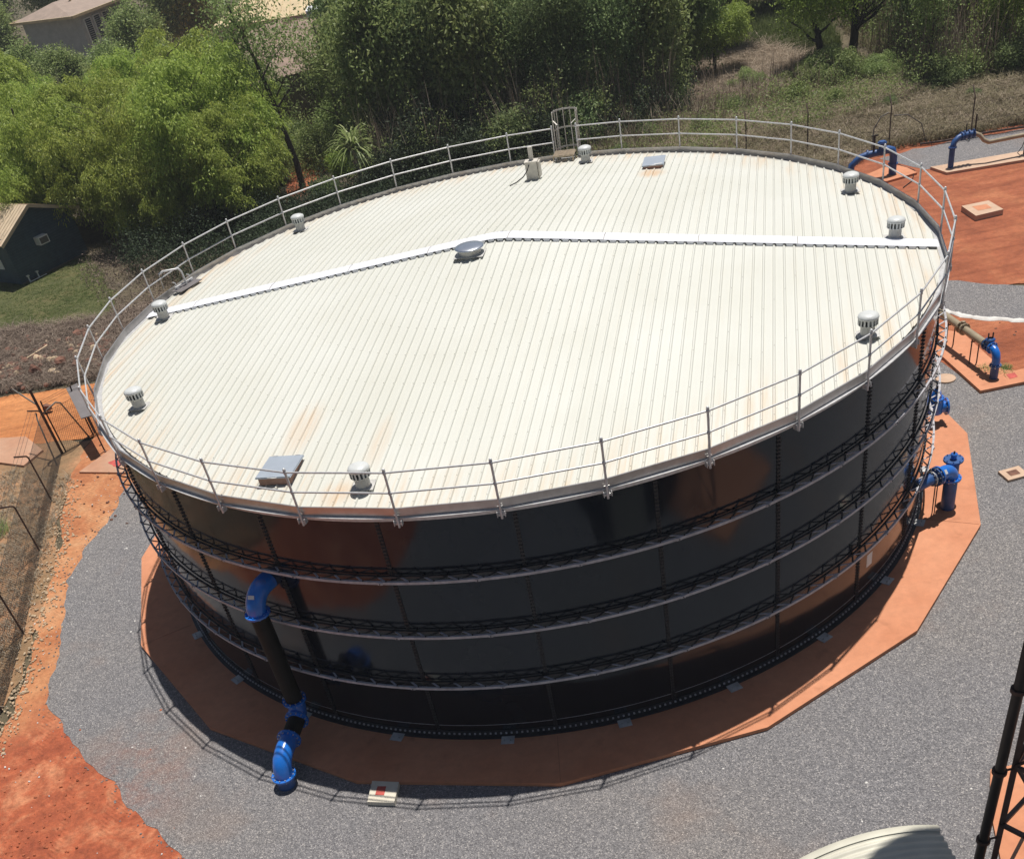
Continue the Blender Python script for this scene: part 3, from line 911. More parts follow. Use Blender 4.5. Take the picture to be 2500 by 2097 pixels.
# ------------------------------------------------------------------ overflow pipe
ov = empty('overflow_pipe', (-6.55, -9.4, 0))
tag(ov, 'tall black overflow pipe with blue elbows running down the front left of the tank', 'pipe')
rad = Vector((-.572, -.82, 0))
def L(p): return Vector(p)-Vector((-6.55, -9.4, 0))
PR = .215
top = Vector((-6.55, -9.4, 3.62))
a = MB(); a.tube([L((-6.55, -9.4, 1.06)), L(top)], PR*.93, 24); a.obj('pipe', BLACKP, ov)
a = MB()
pts = [L(p) for p in arc(top-rad*.45, 0, PI/2, .45, rad, (0, 0, 1), 10)]
e0 = L(Vector((-6.55, -9.4, 0))-rad*.62+Vector((0, 0, 4.07)))
a.tube(pts+[e0], PR, 28)
a.flange(L(top+Vector((0, 0, -.01))), (0, 0, 1), PR+.065, .045, 0, 12, 0)
eb = a.obj('elbow', BLUE, ov)
mk = Vector(pts[4]); nn = (rad*math.cos(R(40))+Vector((0, 0, 1))*math.sin(R(40))).normalized()
nn = (nn+Vector((.1, -.35, .1))).normalized()
t_ = Vector((0, 0, 1)).cross(nn).normalized(); b_ = nn.cross(t_)
a = MB(); cpt = Vector(pts[5])+nn*(PR+.004); a.box(cpt, (.15, .085, .004), mat=Matrix((t_, b_, nn)).transposed()); a.obj('label_sticker', WHITE, eb)
# lower set: 45 degree bend, black stub, 90 degree elbow into the ground
j1 = Vector((-6.60, -9.62, .64)); j2 = Vector((-6.74, -10.22, .62)); g0 = Vector((-6.93, -10.93, .20))
a = MB()
a.tube([L((-6.55, -9.4, 1.06)), L((-6.55, -9.41, .86)), L((-6.565, -9.48, .72)), L(j1)], PR*.98, 24)
a.flange(L((-6.55, -9.4, 1.06)), (0, 0, 1), PR+.065, .05, 0, 12, 1)
a.flange(L(j1), j2-j1, PR+.065, .05, 0, 12, 1)
a.obj('bend', [BLUE, BOLTS], ov)
a = MB(); a.tube([L(j1), L(j2)], PR*.92, 24); a.obj('stub_pipe', BLACKP, ov)
a = MB()
d_ = (j2-j1).normalized()
a.tube([L(j2), L(j2+d_*.16), L(j2+d_*.36+Vector((-.01, 0, -.02))), L(j2+d_*.54+Vector((-.02, -.02, -.09))), L(j2+d_*.65+Vector((-.02, -.03, -.20))), L(g0)], PR*1.0, 28)
a.flange(L(j2), d_, PR+.065, .05, 0, 12, 1)
a.flange(L(g0), (0, 0, 1), PR+.065, .05, 0, 12, 1)
a.obj('elbow', [BLUE, BOLTS], ov)
a = MB(); a.tube([L(g0), L((-6.95, -10.95, -.16))], PR*.95, 24); a.obj('riser', BLUE_DULL, ov)

# ------------------------------------------------------------------ inlet assembly at the right of the tank
inl = empty('inlet_pipe', (10.45, -5.08, 0))
tag(inl, 'blue flanged inlet standpipe with elbow on the orange slab right of the tank', 'pipe')
O = Vector((10.45, -5.08, 0))
def L2(p): return Vector(p)-O
IR = .175
a = MB(); a.tube([L2((10.45, -5.08, 0)), L2((10.45, -5.08, .86))], IR, 24)
a.obj('standpipe', BLUE_DULL, inl)
a = MB()
dr = Vector((-.90, -.42, 0)).normalized()
c0 = Vector((10.45, -5.08, .88))+dr*.30
pts = [L2(p) for p in arc(c0, 0, PI/2, .30, -dr, (0, 0, 1), 10)]
endp = Vector((10.45, -5.08, 1.18))+dr*.50
a.tube(pts+[L2(endp)], IR*1.03, 28)
a.flange(L2((10.45, -5.08, .90)), (0, 0, 1), .255, .045, 0, 10, 1)
a.flange(L2(endp), dr, .25, .045, 0, 10, 1)
e_ = a.obj('elbow', [BLUE, BOLTS], inl)
a = MB(); q = pts[7]+Vector((0, 0, 0)); nn = Vector((.1, -.75, .62)).normalized(); t_ = dr; b_ = nn.cross(t_).normalized(); t_ = b_.cross(nn)
a.box(L2(endp)-dr*.14+nn*(IR*1.03+.006), (.10, .12, .004), mat=Matrix((t_, b_, nn)).transposed()); a.obj('label_sticker', WHITE, e_)
a = MB()
wp = endp+dr*.75
a.tube([L2(endp), L2(endp+dr*.12)], IR*.9, 20, 0)
a.flange(L2(endp+dr*.10), dr, .25, .03, 0, 10, 1)
a.flange(L2(endp+dr*.22), dr, .20, .03, 1, 10, 1)
a.tube([L2(endp+dr*.1), L2(wp)], IR*.85, 20, 0)
a.obj('coupling', [BLUE_DULL, BOLTS], inl)
a = MB()
vp = Vector((10.62, -4.72, 0))
a.tube([L2(vp), L2(vp+Vector((0, 0, 1.18)))], .165, 24)
a.flange(L2(vp+Vector((0, 0, 1.20))), (0, 0, 1), .255, .045, 0, 8, 0)
a.obj('column', BLUE_DULL, inl)
a = MB(); a.tube([L2(vp+Vector((0, 0, 1.22))), L2(vp+Vector((0, 0, 1.34)))], .075, 16)
a.lathe([(.09, 1.34), (.09, 1.37), (.001, 1.38)], 16, 0, L2(vp)); a.tube([L2(vp+Vector((0, 0, 1.36))), L2(vp+Vector((0, 0, 1.44)))], .025, 8, 1)
a.obj('spindle', [BLUE, BOLT], inl)
# thin galvanised drain line at the wall behind it
a = MB()
for q in (-.03, .03): a.bar(L2(Vector((10.02, -5.22, 0.01)))+Vector((q, 0, 0)), L2(Vector((10.02, -5.22, 1.0)))+Vector((q, 0, 0)), .03, .02, 0)
a.obj('pipe_bracket', GIRD, inl)

def gate_valve(name, loc, rz, s, label, cat='valve', mat=None):
    v = empty(name, loc, rz); tag(v, label, cat)
    m_ = mat or BLUE
    a = MB()
    a.tube([(-.28*s, 0, .42*s), (.28*s, 0, .42*s)], .15*s, 20)
    a.flange((-.28*s, 0, .42*s), (1, 0, 0), .22*s, .04*s, 0, 8, 1)
    a.flange((.28*s, 0, .42*s), (1, 0, 0), .22*s, .04*s, 0, 8, 1)
    a.lathe([(.19*s, .30*s), (.20*s, .55*s), (.17*s, .66*s)], 20, 0)
    a.obj('valve_body', [m_, BOLTS], v)
    a = MB(); a.flange((0, 0, .69*s), (0, 0, 1), .20*s, .05*s, 0, 8, 1); a.lathe([(.15*s, .70*s), (.10*s, .88*s), (.05*s, .95*s)], 16, 0); a.obj('bonnet', [m_, BOLTS], v)
    a = MB(); a.tube([(0, 0, .93*s), (0, 0, 1.10*s)], .03*s, 8); a.box((0, 0, 1.12*s), (.07*s, .07*s, .06*s)); a.obj('spindle', BOLT, v)
    a = MB(); a.tube([(-.28*s, 0, .42*s), (-.85*s, 0, .42*s)], .14*s, 16); a.obj('pipe_stub', BLUE_DULL, v)
    return v
gate_valve('gate_valve', (11.75, -.75, 0), R(-3), 1.15, 'bright blue gate valve half hidden behind the right rim girders of the tank')
# manhole lid, round
a = MB(); a.lathe([(.30, -.13), (.30, -.055), (.29, -.05), (.001, -.048)], 28, 0, (13.16, 1.87, 0), False)
tag(a.obj('round_cover', PADM), 'small round sandy concrete cover lying in the gravel right of the tank', 'cover')

# right pad and beige pipeline
pd = sheet('concrete_pad', [(11.4, 5.4), (13.58, 3.14) if False else (12.6, 4.6), (13.58, 3.14), (13.72, .6), (15.1, .7), (17.4, 1.1), (17.2, 2.0), (15.5, 1.5), (14.9, 2.3), (14.75, 4.4), (13.6, 5.8)][0:1]+[(13.58, 3.14), (13.72, .6), (17.4, .75), (17.3, 1.75), (15.16, 1.43), (14.86, 1.61), (14.80, 4.6), (13.4, 5.9)], 0.0, SLAB, kind=None, thick=.14)
tag(pd, 'orange concrete pad under the beige pipeline with a square cover at its corner', 'concrete pad')
sp_ = MB(); sp_.add([(14.80, 1.28, .006), (15.07, 1.31, .006), (15.05, 1.02, .006), (14.78, .97, .006)], [(3, 2, 1, 0)]); sp_.obj('pit_cover', REDP, pd)
bp = empty('pipeline', (14.41, 1.26, 0)); tag(bp, 'beige pipeline on thin stands ending in a blue valve and elbow', 'pipeline')
OO = Vector((14.41, 1.26, 0))
def L3(p): return Vector(p)-OO
a = MB(); a.tube([L3((14.38, 1.22, 0)), L3((14.38, 1.22, .42))], .125, 20); a.flange(L3((14.38, 1.22, .42)), (0, 0, 1), .18, .035, 0, 8, 1); a.obj('riser', [BLUE_DULL, BOLTS], bp)
pdv = Vector((-.10, 1.0, 0)).normalized()
el = [Vector((14.38, 1.22, .44)), Vector((14.38, 1.22, .62)), Vector((14.37, 1.26, .76)), Vector((14.36, 1.36, .84)), Vector((14.34, 1.50, .86))]
a = MB(); a.tube([L3(p) for p in el], .125, 20); a.flange(L3(el[-1]), pdv, .18, .035, 0, 8, 1); a.obj('elbow', [BLUE, BOLTS], bp)
a = MB(); c0 = Vector((14.32, 1.66, .86))
a.tube([L3(el[-1]), L3(c0+pdv*.16)], .12, 16); a.flange(L3(c0+pdv*.15), pdv, .18, .035, 0, 8, 1); a.flange(L3(c0), pdv, .17, .03, 0, 8, 1)
a.lathe([(.13, 0), (.13, .18), (.15, .19), (.15, .22), (.08, .26)], 14, 0, L3(c0+Vector((0, 0, 0))))
for q in (-.07, .07): a.tube([L3(c0+Vector((q, 0, .2))), L3(c0+Vector((q, 0, .42)))], .022, 6, 2)
a.obj('valve_body', [BLUE_DULL, BOLTS, RUSTB], bp)
A0 = Vector((14.30, 1.86, .83)); A1 = Vector((13.95, 5.9, .80))
A0 = Vector((14.30, 1.86, .84)); dirp = Vector((-.36, 2.9, 0)).normalized(); A1 = A0+dirp*5.2
a = MB(); a.tube([L3(A0-dirp*.05), L3(A0+dirp*.12)], .10, 16, 1); a.tube([L3(A0+dirp*.1), L3(A1)], .115, 20)
for t in (1.25, 1.45): a.flange(L3(A0+dirp*t), dirp, .19, .035, 0, 8, 0)
a.tube([L3(A0+dirp*1.35-Vector((0, 0, 0))), L3(A0+dirp*1.35+Vector((0, 0, .22)))], .05, 10, 0)
a.obj('pipe', [BEIGEP, RUSTB], bp)
for t in (.55, 2.0, 3.1, 4.4):
    a = MB(); p = A0+dirp*t
    for q in (-.12, .12):
        a.bar(L3(p+Vector((q, 0, -.84))), L3(p+Vector((q, 0, -.05))), .03, .03)
    a.bar(L3(p+Vector((-.15, 0, -.12))), L3(p+Vector((.15, 0, -.12))), .04, .03)
    a.obj('pipe_stand', RUSTB, bp)

# white geotextile edge
gt = MB(); prev = None
cp = [Vector((13.6, 8.3, 0)), Vector((15.03, 6.52, 0)), Vector((15.65, 5.62, 0)), Vector((16.93, 4.78, 0)), Vector((19.5, 3.4, 0)), Vector((24, 1.0, 0))]
path = []
for i in range(len(cp)-1):
    for k in range(10): path.append(cp[i].lerp(cp[i+1], k/10)+Vector((rg.uniform(-.03, .03), rg.uniform(-.03, .03), 0)))
vs = []; fs = []
for i, p in enumerate(path):
    d = (path[min(i+1, len(path)-1)]-path[max(i-1, 0)]).normalized(); nrm = Vector((-d.y, d.x, 0))
    w_ = .11+.04*math.sin(i*.9)+rg.uniform(-.02, .02)
    for q, h in ((-1, -.088), (-.4, -.05+rg.uniform(0, .05)), (.3, -.045+rg.uniform(0, .05)), (1, -.088)):
        vs.append(p+nrm*w_*q+Vector((0, 0, h)))
for i in range(len(path)-1):
    for q in range(3): fs.append((i*4+q, (i+1)*4+q, (i+1)*4+q+1, i*4+q+1))
gt.add(vs, fs, 0, True)
tag(gt.obj('geotextile_edge', CLOTH), 'crumpled white geotextile edge between gravel and red soil right of the tank', 'ground cloth')

# pits and covers
def pit(name, pts, z, inner, m1, m2, label, cat='pit cover', thick=.2):
    o = sheet(name, pts, z, m1, kind=None, thick=thick)
    tag(o, label, cat)
    a = MB(); a.add([(x, y, z+.006) for x, y in inner], [tuple(range(len(inner)))])
    a.obj('lid', m2, o)
    return o
pit('valve_pit', [(-4.93, -11.42), (-4.32, -11.60), (-4.42, -12.20), (-5.02, -12.03)], .02, [(-4.80, -11.62), (-4.60, -11.67), (-4.65, -11.93), (-4.85, -11.87)], PADW, REDP, 'cream concrete pit with a red painted square in the gravel before the tank', 'pit')
pit('valve_pit', [(19.17, 15.47), (19.21, 14.14), (20.38, 14.27), (20.30, 15.51)], .10, [(19.48, 15.17), (19.50, 14.62), (20.06, 14.62), (20.06, 15.15)], PADM, SLAB, 'pale concrete pit with tan lid standing in the red soil at the right', 'pit', .26)
pit('meter_cover', [(12.36, -3.80), (12.42, -4.31), (13.02, -4.22), (12.96, -3.71)], -.03, [(12.53, -3.90), (12.56, -4.14), (12.84, -4.10), (12.82, -3.86)], PADM, ROCKR, 'flat sandy concrete cover with small iron lid in the gravel right of the slab', 'pit cover', .1)
pit('meter_cover', [(11.15, -8.55), (11.35, -9.05), (11.9, -8.9), (11.7, -8.4)], -.03, [(11.4, -8.65), (11.48, -8.82), (11.65, -8.77), (11.57, -8.6)], PADW, REDP, 'cream cover just visible left of the tower pipe at the right edge', 'pit cover', .1)

# far blue pipe sets
pdA = sheet('concrete_pad', [(17.25, 21.7), (17.8, 20.42), (19.34, 20.78), (19.14, 22.16), (18.25, 22.3)], -.02, SLAB, kind=None, thick=.12)
tag(pdA, 'orange pad below the blue arched pipe behind the tank rim', 'concrete pad')
fa = empty('blue_pipe_set', (18.36, 21.23, 0)); tag(fa, 'dusty blue arched pipe with two spindles on an orange pad behind the tank', 'pipe')
def L4(p): return Vector(p)-Vector((18.36, 21.23, 0))
a = MB()
fp = [(18.36, 21.23, -.02), (18.36, 21.23, .75), (18.28, 21.24, .98), (18.08, 21.22, 1.05), (17.75, 21.22, 1.02)]
a.tube([L4(p) for p in fp], .17, 18); a.flange(L4((18.36, 21.23, .42)), (0, 0, 1), .22, .04, 0, 8, 0); a.obj('arch_pipe', BLUE_DULL, fa)
a = MB(); a.tube([L4((17.80, 21.22, .9)), L4((17.80, 21.22, 1.45))], .14, 16); a.flange(L4((17.80, 21.22, 1.38)), (0, 0, 1), .2, .05, 0, 8, 0)
a.tube([L4((17.45, 21.25, .9)), L4((17.45, 21.25, 1.7))], .05, 8, 1); a.box(L4((17.45, 21.25, 1.72)), (.28, .05, .05), 1); a.obj('valve_body', [BLUE_DULL, BOLT], fa)
a = MB(); a.tube([L4(p) for p in [(17.75, 21.22, 1.0), (17.2, 21.35, .95), (16.85, 21.4, .86), (16.5, 21.35, .62), (16.42, 21.3, -.1)]], .14, 16)
a.flange(L4((17.2, 21.35, .95)), (1, -.2, 0), .2, .04, 0, 8, 0); a.obj('sloping_pipe', BLUE_DULL, fa)
pdB = sheet('concrete_pad', [(20.06, 21.12), (20.36, 20.0), (29.5, 19.3), (29.9, 20.55)], .0, PADM, kind=None, thick=.12)
tag(pdB, 'long pale concrete strip at the right edge under the far blue elbow', 'concrete pad')
fb = empty('blue_pipe_set', (20.75, 20.56, 0)); tag(fb, 'dusty blue elbow and valve joined to a rusty pipe at the far right', 'pipe')
def L5(p): return Vector(p)-Vector((20.75, 20.56, 0))
a = MB(); a.tube([L5(p) for p in [(20.75, 20.56, 0), (20.75, 20.56, .82), (20.82, 20.6, 1.02), (21.0, 20.66, 1.14), (21.2, 20.7, 1.18)]], .125, 18)
a.flange(L5((20.75, 20.56, .82)), (0, 0, 1), .18, .04, 0, 8, 0); a.flange(L5((21.15, 20.69, 1.17)), (1, .2, .05), .18, .04, 0, 8, 0); a.obj('elbow', BLUE_DULL, fb)
a = MB(); a.tube([L5((21.2, 20.7, 1.18)), L5((21.75, 20.72, 1.18))], .13, 16)
for q in (21.3, 21.5, 21.7): a.flange(L5((q, 20.71, 1.18)), (1, 0, 0), .19, .05, 0, 8, 0)
a.tube([L5((21.35, 20.7, 1.2)), L5((21.35, 20.7, 1.65))], .025, 6, 1); a.tube([L5((21.75, 20.7, 1.2)), L5((21.75, 20.7, 1.95))], .035, 6, 1); a.obj('valve_body', [BLUE_DULL, BOLT], fb)
a = MB(); a.tube([L5(p) for p in [(21.75, 20.72, 1.18), (21.95, 20.6, 1.1), (22.1, 20.5, .9), (22.3, 20.4, .8), (23.9, 20.45, .8), (23.95, 20.45, .8)]], .09, 14); a.obj('rusty_pipe', BEIGEP, fb)
a = MB(); a.tube([L5((23.95, 20.45, .8)), L5((24.8, 20.45, .8))], .12, 14); a.flange(L5((24.0, 20.45, .8)), (1, 0, 0), .2, .05, 1, 8, 1); a.flange(L5((24.3, 20.45, .8)), (1, 0, 0), .2, .05, 1, 8, 1)
a.tube([L5((24.1, 20.45, .8)), L5((24.1, 20.45, 1.1))], .06, 8, 1)
a.tube([L5(p) for p in [(23.9, 20.3, .7), (23.75, 20.2, .4), (23.55, 20.15, .2), (23.7, 20.1, .05), (23.6, 20.1, -.02)]], .02, 6, 1); a.obj('end_coupling', [GALV_DULL, BOLT], fb)
a = MB(); a.bar(L5((24.0, 20.45, 0)), L5((24.0, 20.45, .75)), .06, .06); a.obj('pipe_stand', RUSTB, fb)
a = MB(); a.tube([(20.9, 24.6, -.02), (22.0, 24.3, .0), (24, 24.25, .03), (29, 23.6, .0)], .05, 8)
tag(a.obj('steel_rod', RUSTB), 'dark thin pipe lying on the soil edge behind the far right gravel strip', 'pipe')
a = MB(); a.tube([(19.0, 22.3, 0), (19.4, 21.2, -.06), (18.8, 20.0, -.08), (18.2, 19.4, -.08)], .018, 6)
tag(a.obj('black_hose', BOLT), 'thin black hose curling over the red soil below the arched pipe', 'hose')

# left slabs
s1 = sheet('concrete_slab', [(-16.2, 6.7), (-14.9, 8.8), (-12.3, 8.4), (-12.6, 5.3)], -.05, PADP, kind=None, thick=.08)
tag(s1, 'dusty pink concrete slab with two red paint patches beside the left side of the tank', 'concrete slab')
for (x, y) in ((-14.35, 8.1), (-14.75, 6.9)):
    a = MB(); pts = [(x+.38*math.cos(t)*(1+.3*math.sin(3*t)), y+.30*math.sin(t)*(1+.25*math.cos(4*t)), -.044) for t in [2*PI*i/16 for i in range(16)]]
    a.add(pts, [tuple(range(16))]); a.obj('paint_patch', REDP, s1)
s2 = sheet('concrete_slab', [(-22.5, 10.0), (-19.8, 8.74), (-18.64, 8.06), (-18.2, 9.1), (-19.3, 10.6), (-21.5, 11.2)], -.04, PADP, kind=None, thick=.08)
tag(s2, 'worn angular concrete slab half in the dirt road outside the fence', 'concrete slab')

# ------------------------------------------------------------------ left chain link fence
def fence(name, posts, hz, crank, label, mesh_h=1.65, pitch=.11, lean=(0, 0), wires=True):
    root = empty(name, (posts[0][0], posts[0][1], -.12)); tag(root, label, 'fence')
    O_ = Vector(root.location)
    for (x, y) in posts:
        a = MB(); b0 = Vector((x, y, -.12))-O_
        a.tube([b0, b0+Vector((0, 0, hz)), b0+Vector((0, 0, hz+.05))+Vector(crank)*.1, b0+Vector((0, 0, hz))+Vector(crank)], .030, 8)
        a.obj('fence_post', RUSTB, root)
    m_ = MB()
    for i in range(len(posts)-1):
        p = Vector((*posts[i], -.12))-O_; q = Vector((*posts[i+1], -.12))-O_
        d = (q-p); Ln = d.length; d /= Ln
        x = -mesh_h
        while x < Ln:
            for sg in (0, 1):
                a0, b0_ = max(x, 0), min(x+mesh_h, Ln)
                if b0_ > a0:
                    z0, z1 = a0-x, b0_-x
                    if sg: z0, z1 = mesh_h-z0, mesh_h-z1
                    m_.bar(p+d*a0+Vector((0, 0, z0)), p+d*b0_+Vector((0, 0, z1)), .006, .006)
            x += pitch
        for z in (.03, mesh_h*.5, mesh_h): m_.bar(p+Vector((0, 0, z)), q+Vector((0, 0, z)), .008, .008)
        if wires:
            for f_ in (.4, .7, .95):
                c_ = Vector((0, 0, hz))+Vector(crank)*f_
                m_.bar(p+c_, q+c_, .007, .007)
    m_.obj('chain_link', WIRE, root)
    return root
lf = fence('chain_link_fence', [(-17.36, 8.6), (-16.78, 5.0), (-16.24, 1.6), (-15.5, -2.87), (-15.1, -6.3), (-15.3, -10.0), (-16.2, -14.5)], 1.7, (-.15, -.55, .35), 'rusty chain link fence with cranked posts along the left side of the yard')
lf2 = fence('chain_link_fence', [(-17.25, 8.75), (-16.4, 9.7), (-15.2, 10.6), (-13.4, 11.6)], 1.75, (0.02, 0, .3), 'short sagging fence panel running behind the left rim of the tank', 1.6)
O_ = Vector(lf.location)
a = MB(); p = Vector((-17.36, 8.66, -.12))-O_
a.tube([p, p+Vector((0, 0, 2.55))], .05, 10); a.obj('corner_post', RUSTB, lf)
a = MB()
a.tube([p+Vector((0, 0, 1.95)), p+Vector((-1.0, .9, 2.35))], .03, 8)
a.tube([p+Vector((0, 0, 1.6)), p+Vector((.5, .35, 1.8)), p+Vector((.62, .45, 1.7)), Vector((-16.55, 9.62, -.12))-O_], .03, 8)
a.tube([p+Vector((-.1, -.2, 1.75)), p+Vector((-.05, -.45, 1.6)), p+Vector((.05, -.95, 0))], .028, 8)
a.obj('brace_rail', FENCEG, lf)
# grey board standing at the corner of the fence
a = MB(); bx = Vector((-15.95, 9.05, 1.35))
c1, c2, c3, c4 = Vector((-16.64, 9.88, 1.75)), Vector((-16.30, 10.2, 1.75)), Vector((-15.38, 8.0, 1.35)), Vector((-15.76, 7.9, 1.35))
nq = (c2-c1).cross(c4-c1).normalized()*.02
if nq.z < 0: nq = -nq
a.add([c1+nq, c2+nq, c3+nq, c4+nq, c1-nq, c2-nq, c3-nq, c4-nq], [(0, 1, 2, 3), (7, 6, 5, 4), (0, 4, 5, 1), (1, 5, 6, 2), (2, 6, 7, 3), (3, 7, 4, 0)])
sg_ = empty('tilted_board', (0, 0, 0)); tag(sg_, 'plain grey board tilted on two short posts beside the left rim of the tank', 'board')
a.obj('board', SIGNG, sg_)
a = MB(); a.tube([(-16.4, 9.9, -.14), (-16.4, 9.9, 1.72)], .03, 8); a.obj('post', RUSTB, sg_)
a = MB(); a.tube([(-15.6, 8.15, -.14), (-15.6, 8.15, 1.36)], .03, 8); a.obj('post', RUSTB, sg_)

# far fence on the right behind the tank
ff = fence('wire_fence', [(13.2, 27.4), (16.05, 26.61), (19.64, 25.28), (23.2, 24.3), (28.5, 23.9)], 1.75, (.05, .45, .42), 'thin wire fence with cranked tops behind the tank at the right', 1.5, .30)

# ------------------------------------------------------------------ bent poles near the far fence
a = MB(); a.tube([(18.4, 24.2, -.1), (18.6, 24.6, 1.0), (18.9, 24.6, 1.5), (19.3, 24.7, 1.6)], .03, 6); a.tube([(21.3, 24.8, -.1), (21.0, 24.9, .8), (20.3, 24.9, 1.3), (19.6, 24.8, 1.4)], .025, 6)
tag(a.obj('bent_rail', FENCEG), 'bent loose fence rail leaning at the far fence behind the blue pipe', 'rail')

# ------------------------------------------------------------------ tower at right
TB = Vector((5.81, -17.5, 0))
tw = empty('lattice_tower', tuple(TB)); tag(tw, 'dark brown steel lattice tower with a black riser pipe at the bottom right', 'tower')
legs = [Vector((0, 0, -.1)), Vector((3.0, .5, -.1)), Vector((2.7, 3.4, -.1)), Vector((-.2, 2.9, -.1))]
legs = [Vector((.30, .02, -.1)), Vector((2.16, -2.36, -.1)), Vector((4.56, -.56, -.1)), Vector((2.76, 1.84, -.1))]
ctr = sum(legs, Vector())/4
HT_ = 16.3
def lp(i, z):
    f_ = -z/HT_*.02
    p = legs[i].lerp(Vector((ctr.x, ctr.y, -.1)), f_); return Vector((p.x, p.y, z))
for i in range(4):
    a = MB(); a.bar(lp(i, -.1), lp(i, HT_), .10, .014, 0, upv=(0, 1, 0)); a.bar(lp(i, -.1)+Vector((.052, .056, 0)), lp(i, HT_)+Vector((.043, .046, 0)), .014, .10, 0, upv=(0, 1, 0))
    a.obj('tower_leg', TOWERM, tw)
    j = (i+1) % 4
    a = MB(); a.bar(lp(i, 2.65), lp(j, 2.65), .07, .06); a.obj('tie_beam', TOWERM, tw)
lv = [0.1, 4.0, 8.0, 12.0, 16.2]
for k in range(len(lv)-1):
    for i in range(4):
        j = (i+1) % 4
        a = MB(); a.bar(lp(i, lv[k+1]), lp(j, lv[k+1]), .06, .045); a.obj('tie_beam', TOWERM, tw)
        a = MB(); a.bar(lp(i, lv[k]), lp(j, lv[k+1]), .055, .035); a.bar(lp(j, lv[k])+Vector((.02, .02, 0)), lp(i, lv[k+1])+Vector((.02, .02, 0)), .055, .035); a.obj('cross_brace', TOWERM, tw)
a = MB()
pa, pb_ = Vector((0, 0, -.1)), Vector((.24, .05, HT_-.5))
a.tube([pa, pb_], .078, 20); a.obj('riser_pipe', TOWERP, tw)
for z in (1.0, 2.35, 3.95, 5.6, 7.6, 10):
    t = z/(HT_-.5); c_ = pa.lerp(pb_, t); c_.z = z
    a = MB()
    a.lathe([(.08, -.03), (.11, -.03), (.11, .03), (.08, .03)], 20, 0, c_, False)
    a.bar(c_+Vector((.09, 0, 0)), lp(0, z), .03, .02)
    a.obj('pipe_clamp', RUSTB, tw)
a = MB(); a.lathe([(.001, 16.3), (4.3, 16.3), (4.3, 16.45), (.001, 16.45)], 40, 0, (ctr.x, ctr.y, 0), False); a.obj('shadow_disc', TOWERM, tw)  # unseen disc added above the view to shade the curved shed roof
ts = sheet('concrete_pad', [(7.35, -15.0), (7.75, -14.1), (12.5, -13.9), (12.5, -19.5), (6.3, -19.0)], -.03, SLAB, kind=None, thick=.1)
tag(ts, 'orange concrete footing pad behind the brown tower at the right edge', 'concrete pad')

# ------------------------------------------------------------------ small shed with curved ribbed roof, bottom right
cs = empty('pump_shed', (5.26, -17.02, 0)); tag(cs, 'small shed with curved cream corrugated roof at the bottom edge', 'shed')
# roof: corrugations run along the arc (local x), sheets side by side along local y
arcR = 2.75; cx0 = -1.02; zt = 2.50
rw = MB(); NA = 26; ys = []
y = 0.0
yedge = 0.0
W_ = 2.6; nco = int(W_/.0175)
vs = []; cnt = 0
for j in range(nco+1):
    yy = yedge-.10-j*.0175
    hh = .017*math.cos(2*PI*j/8)
    for i in range(NA+1):
        th = -.66+1.05*i/NA
        x = cx0+(arcR+hh)*math.sin(th); z = zt-arcR+(arcR+hh)*math.cos(th)
        vs.append(Vector((x, yy, z)))
fs = [(j*(NA+1)+i, (j+1)*(NA+1)+i, (j+1)*(NA+1)+i+1, j*(NA+1)+i+1) for j in range(nco) for i in range(NA)]
fs = [tuple(reversed(f)) for f in fs]
rw.add(vs, fs, 0, True)
RZS = R(3)
rw.obj('curved_roof', AWN, cs, rz=RZS)
fl = MB(); vs = []
for yy, dz in ((yedge, -.14), (yedge, .022), (yedge-.13, .024)):
    for i in range(NA+1):
        th = -.665+1.06*i/NA
        vs.append(Vector((cx0+(arcR+dz)*math.sin(th), yy, zt-arcR+(arcR+dz)*math.cos(th))))
fl.add(vs, [(j*(NA+1)+i, j*(NA+1)+i+1, (j+1)*(NA+1)+i+1, (j+1)*(NA+1)+i) for j in range(2) for i in range(NA)], 0, True)
fl.obj('roof_flashing', AWN, cs, rz=RZS)
a = MB(); a.box((-1.15, -1.35, .72), (1.9, 2.3, 1.7)); a.obj('wall', AWNW, cs, rz=RZS)

# ------------------------------------------------------------------ green shed at the left
SA = Vector((-25.17, 30.28, -.12)); SB = Vector((-22.43, 33.9, -.12))
sx = (SB-SA); SWd = sx.length; ex = sx.normalized(); ey = Vector((-ex.y, ex.x, 0))
sh = empty('green_shed', tuple(SA), math.atan2(ex.y, ex.x)); tag(sh, 'dark green clad shed with tan gable roof and wall air conditioner at the left', 'shed')
H1, H2 = 2.35, 3.35; LD = 6.0; gx = SWd*.45
wb = MB()
wb.add([(0, 0, 0), (SWd, 0, 0), (SWd, 0, H1+.25), (gx, 0, H2), (0, 0, H1), (0, LD, 0), (SWd, LD, 0), (SWd, LD, H1+.25), (gx, LD, H2), (0, LD, H1)],
       [(0, 1, 2, 3, 4), (9, 8, 7, 6, 5), (0, 4, 9, 5), (1, 6, 7, 2)])
z = .12
while z < 3.2:
    x0 = 0 if z < H1 else gx*(z-H1)/(H2-H1)
    x1 = SWd if z < H1+.25 else SWd-(SWd-gx)*(z-H1-.25)/(H2-H1-.25)
    wb.bar((x0, -.012, z), (x1, -.012, z), .02, .035, 0)
    if z < H1: wb.bar((-.012, 0, z), (-.012, LD, z), .02, .035, 0)
    z += .13
wb.obj('wall', SHEDG, sh)
rb_ = MB()
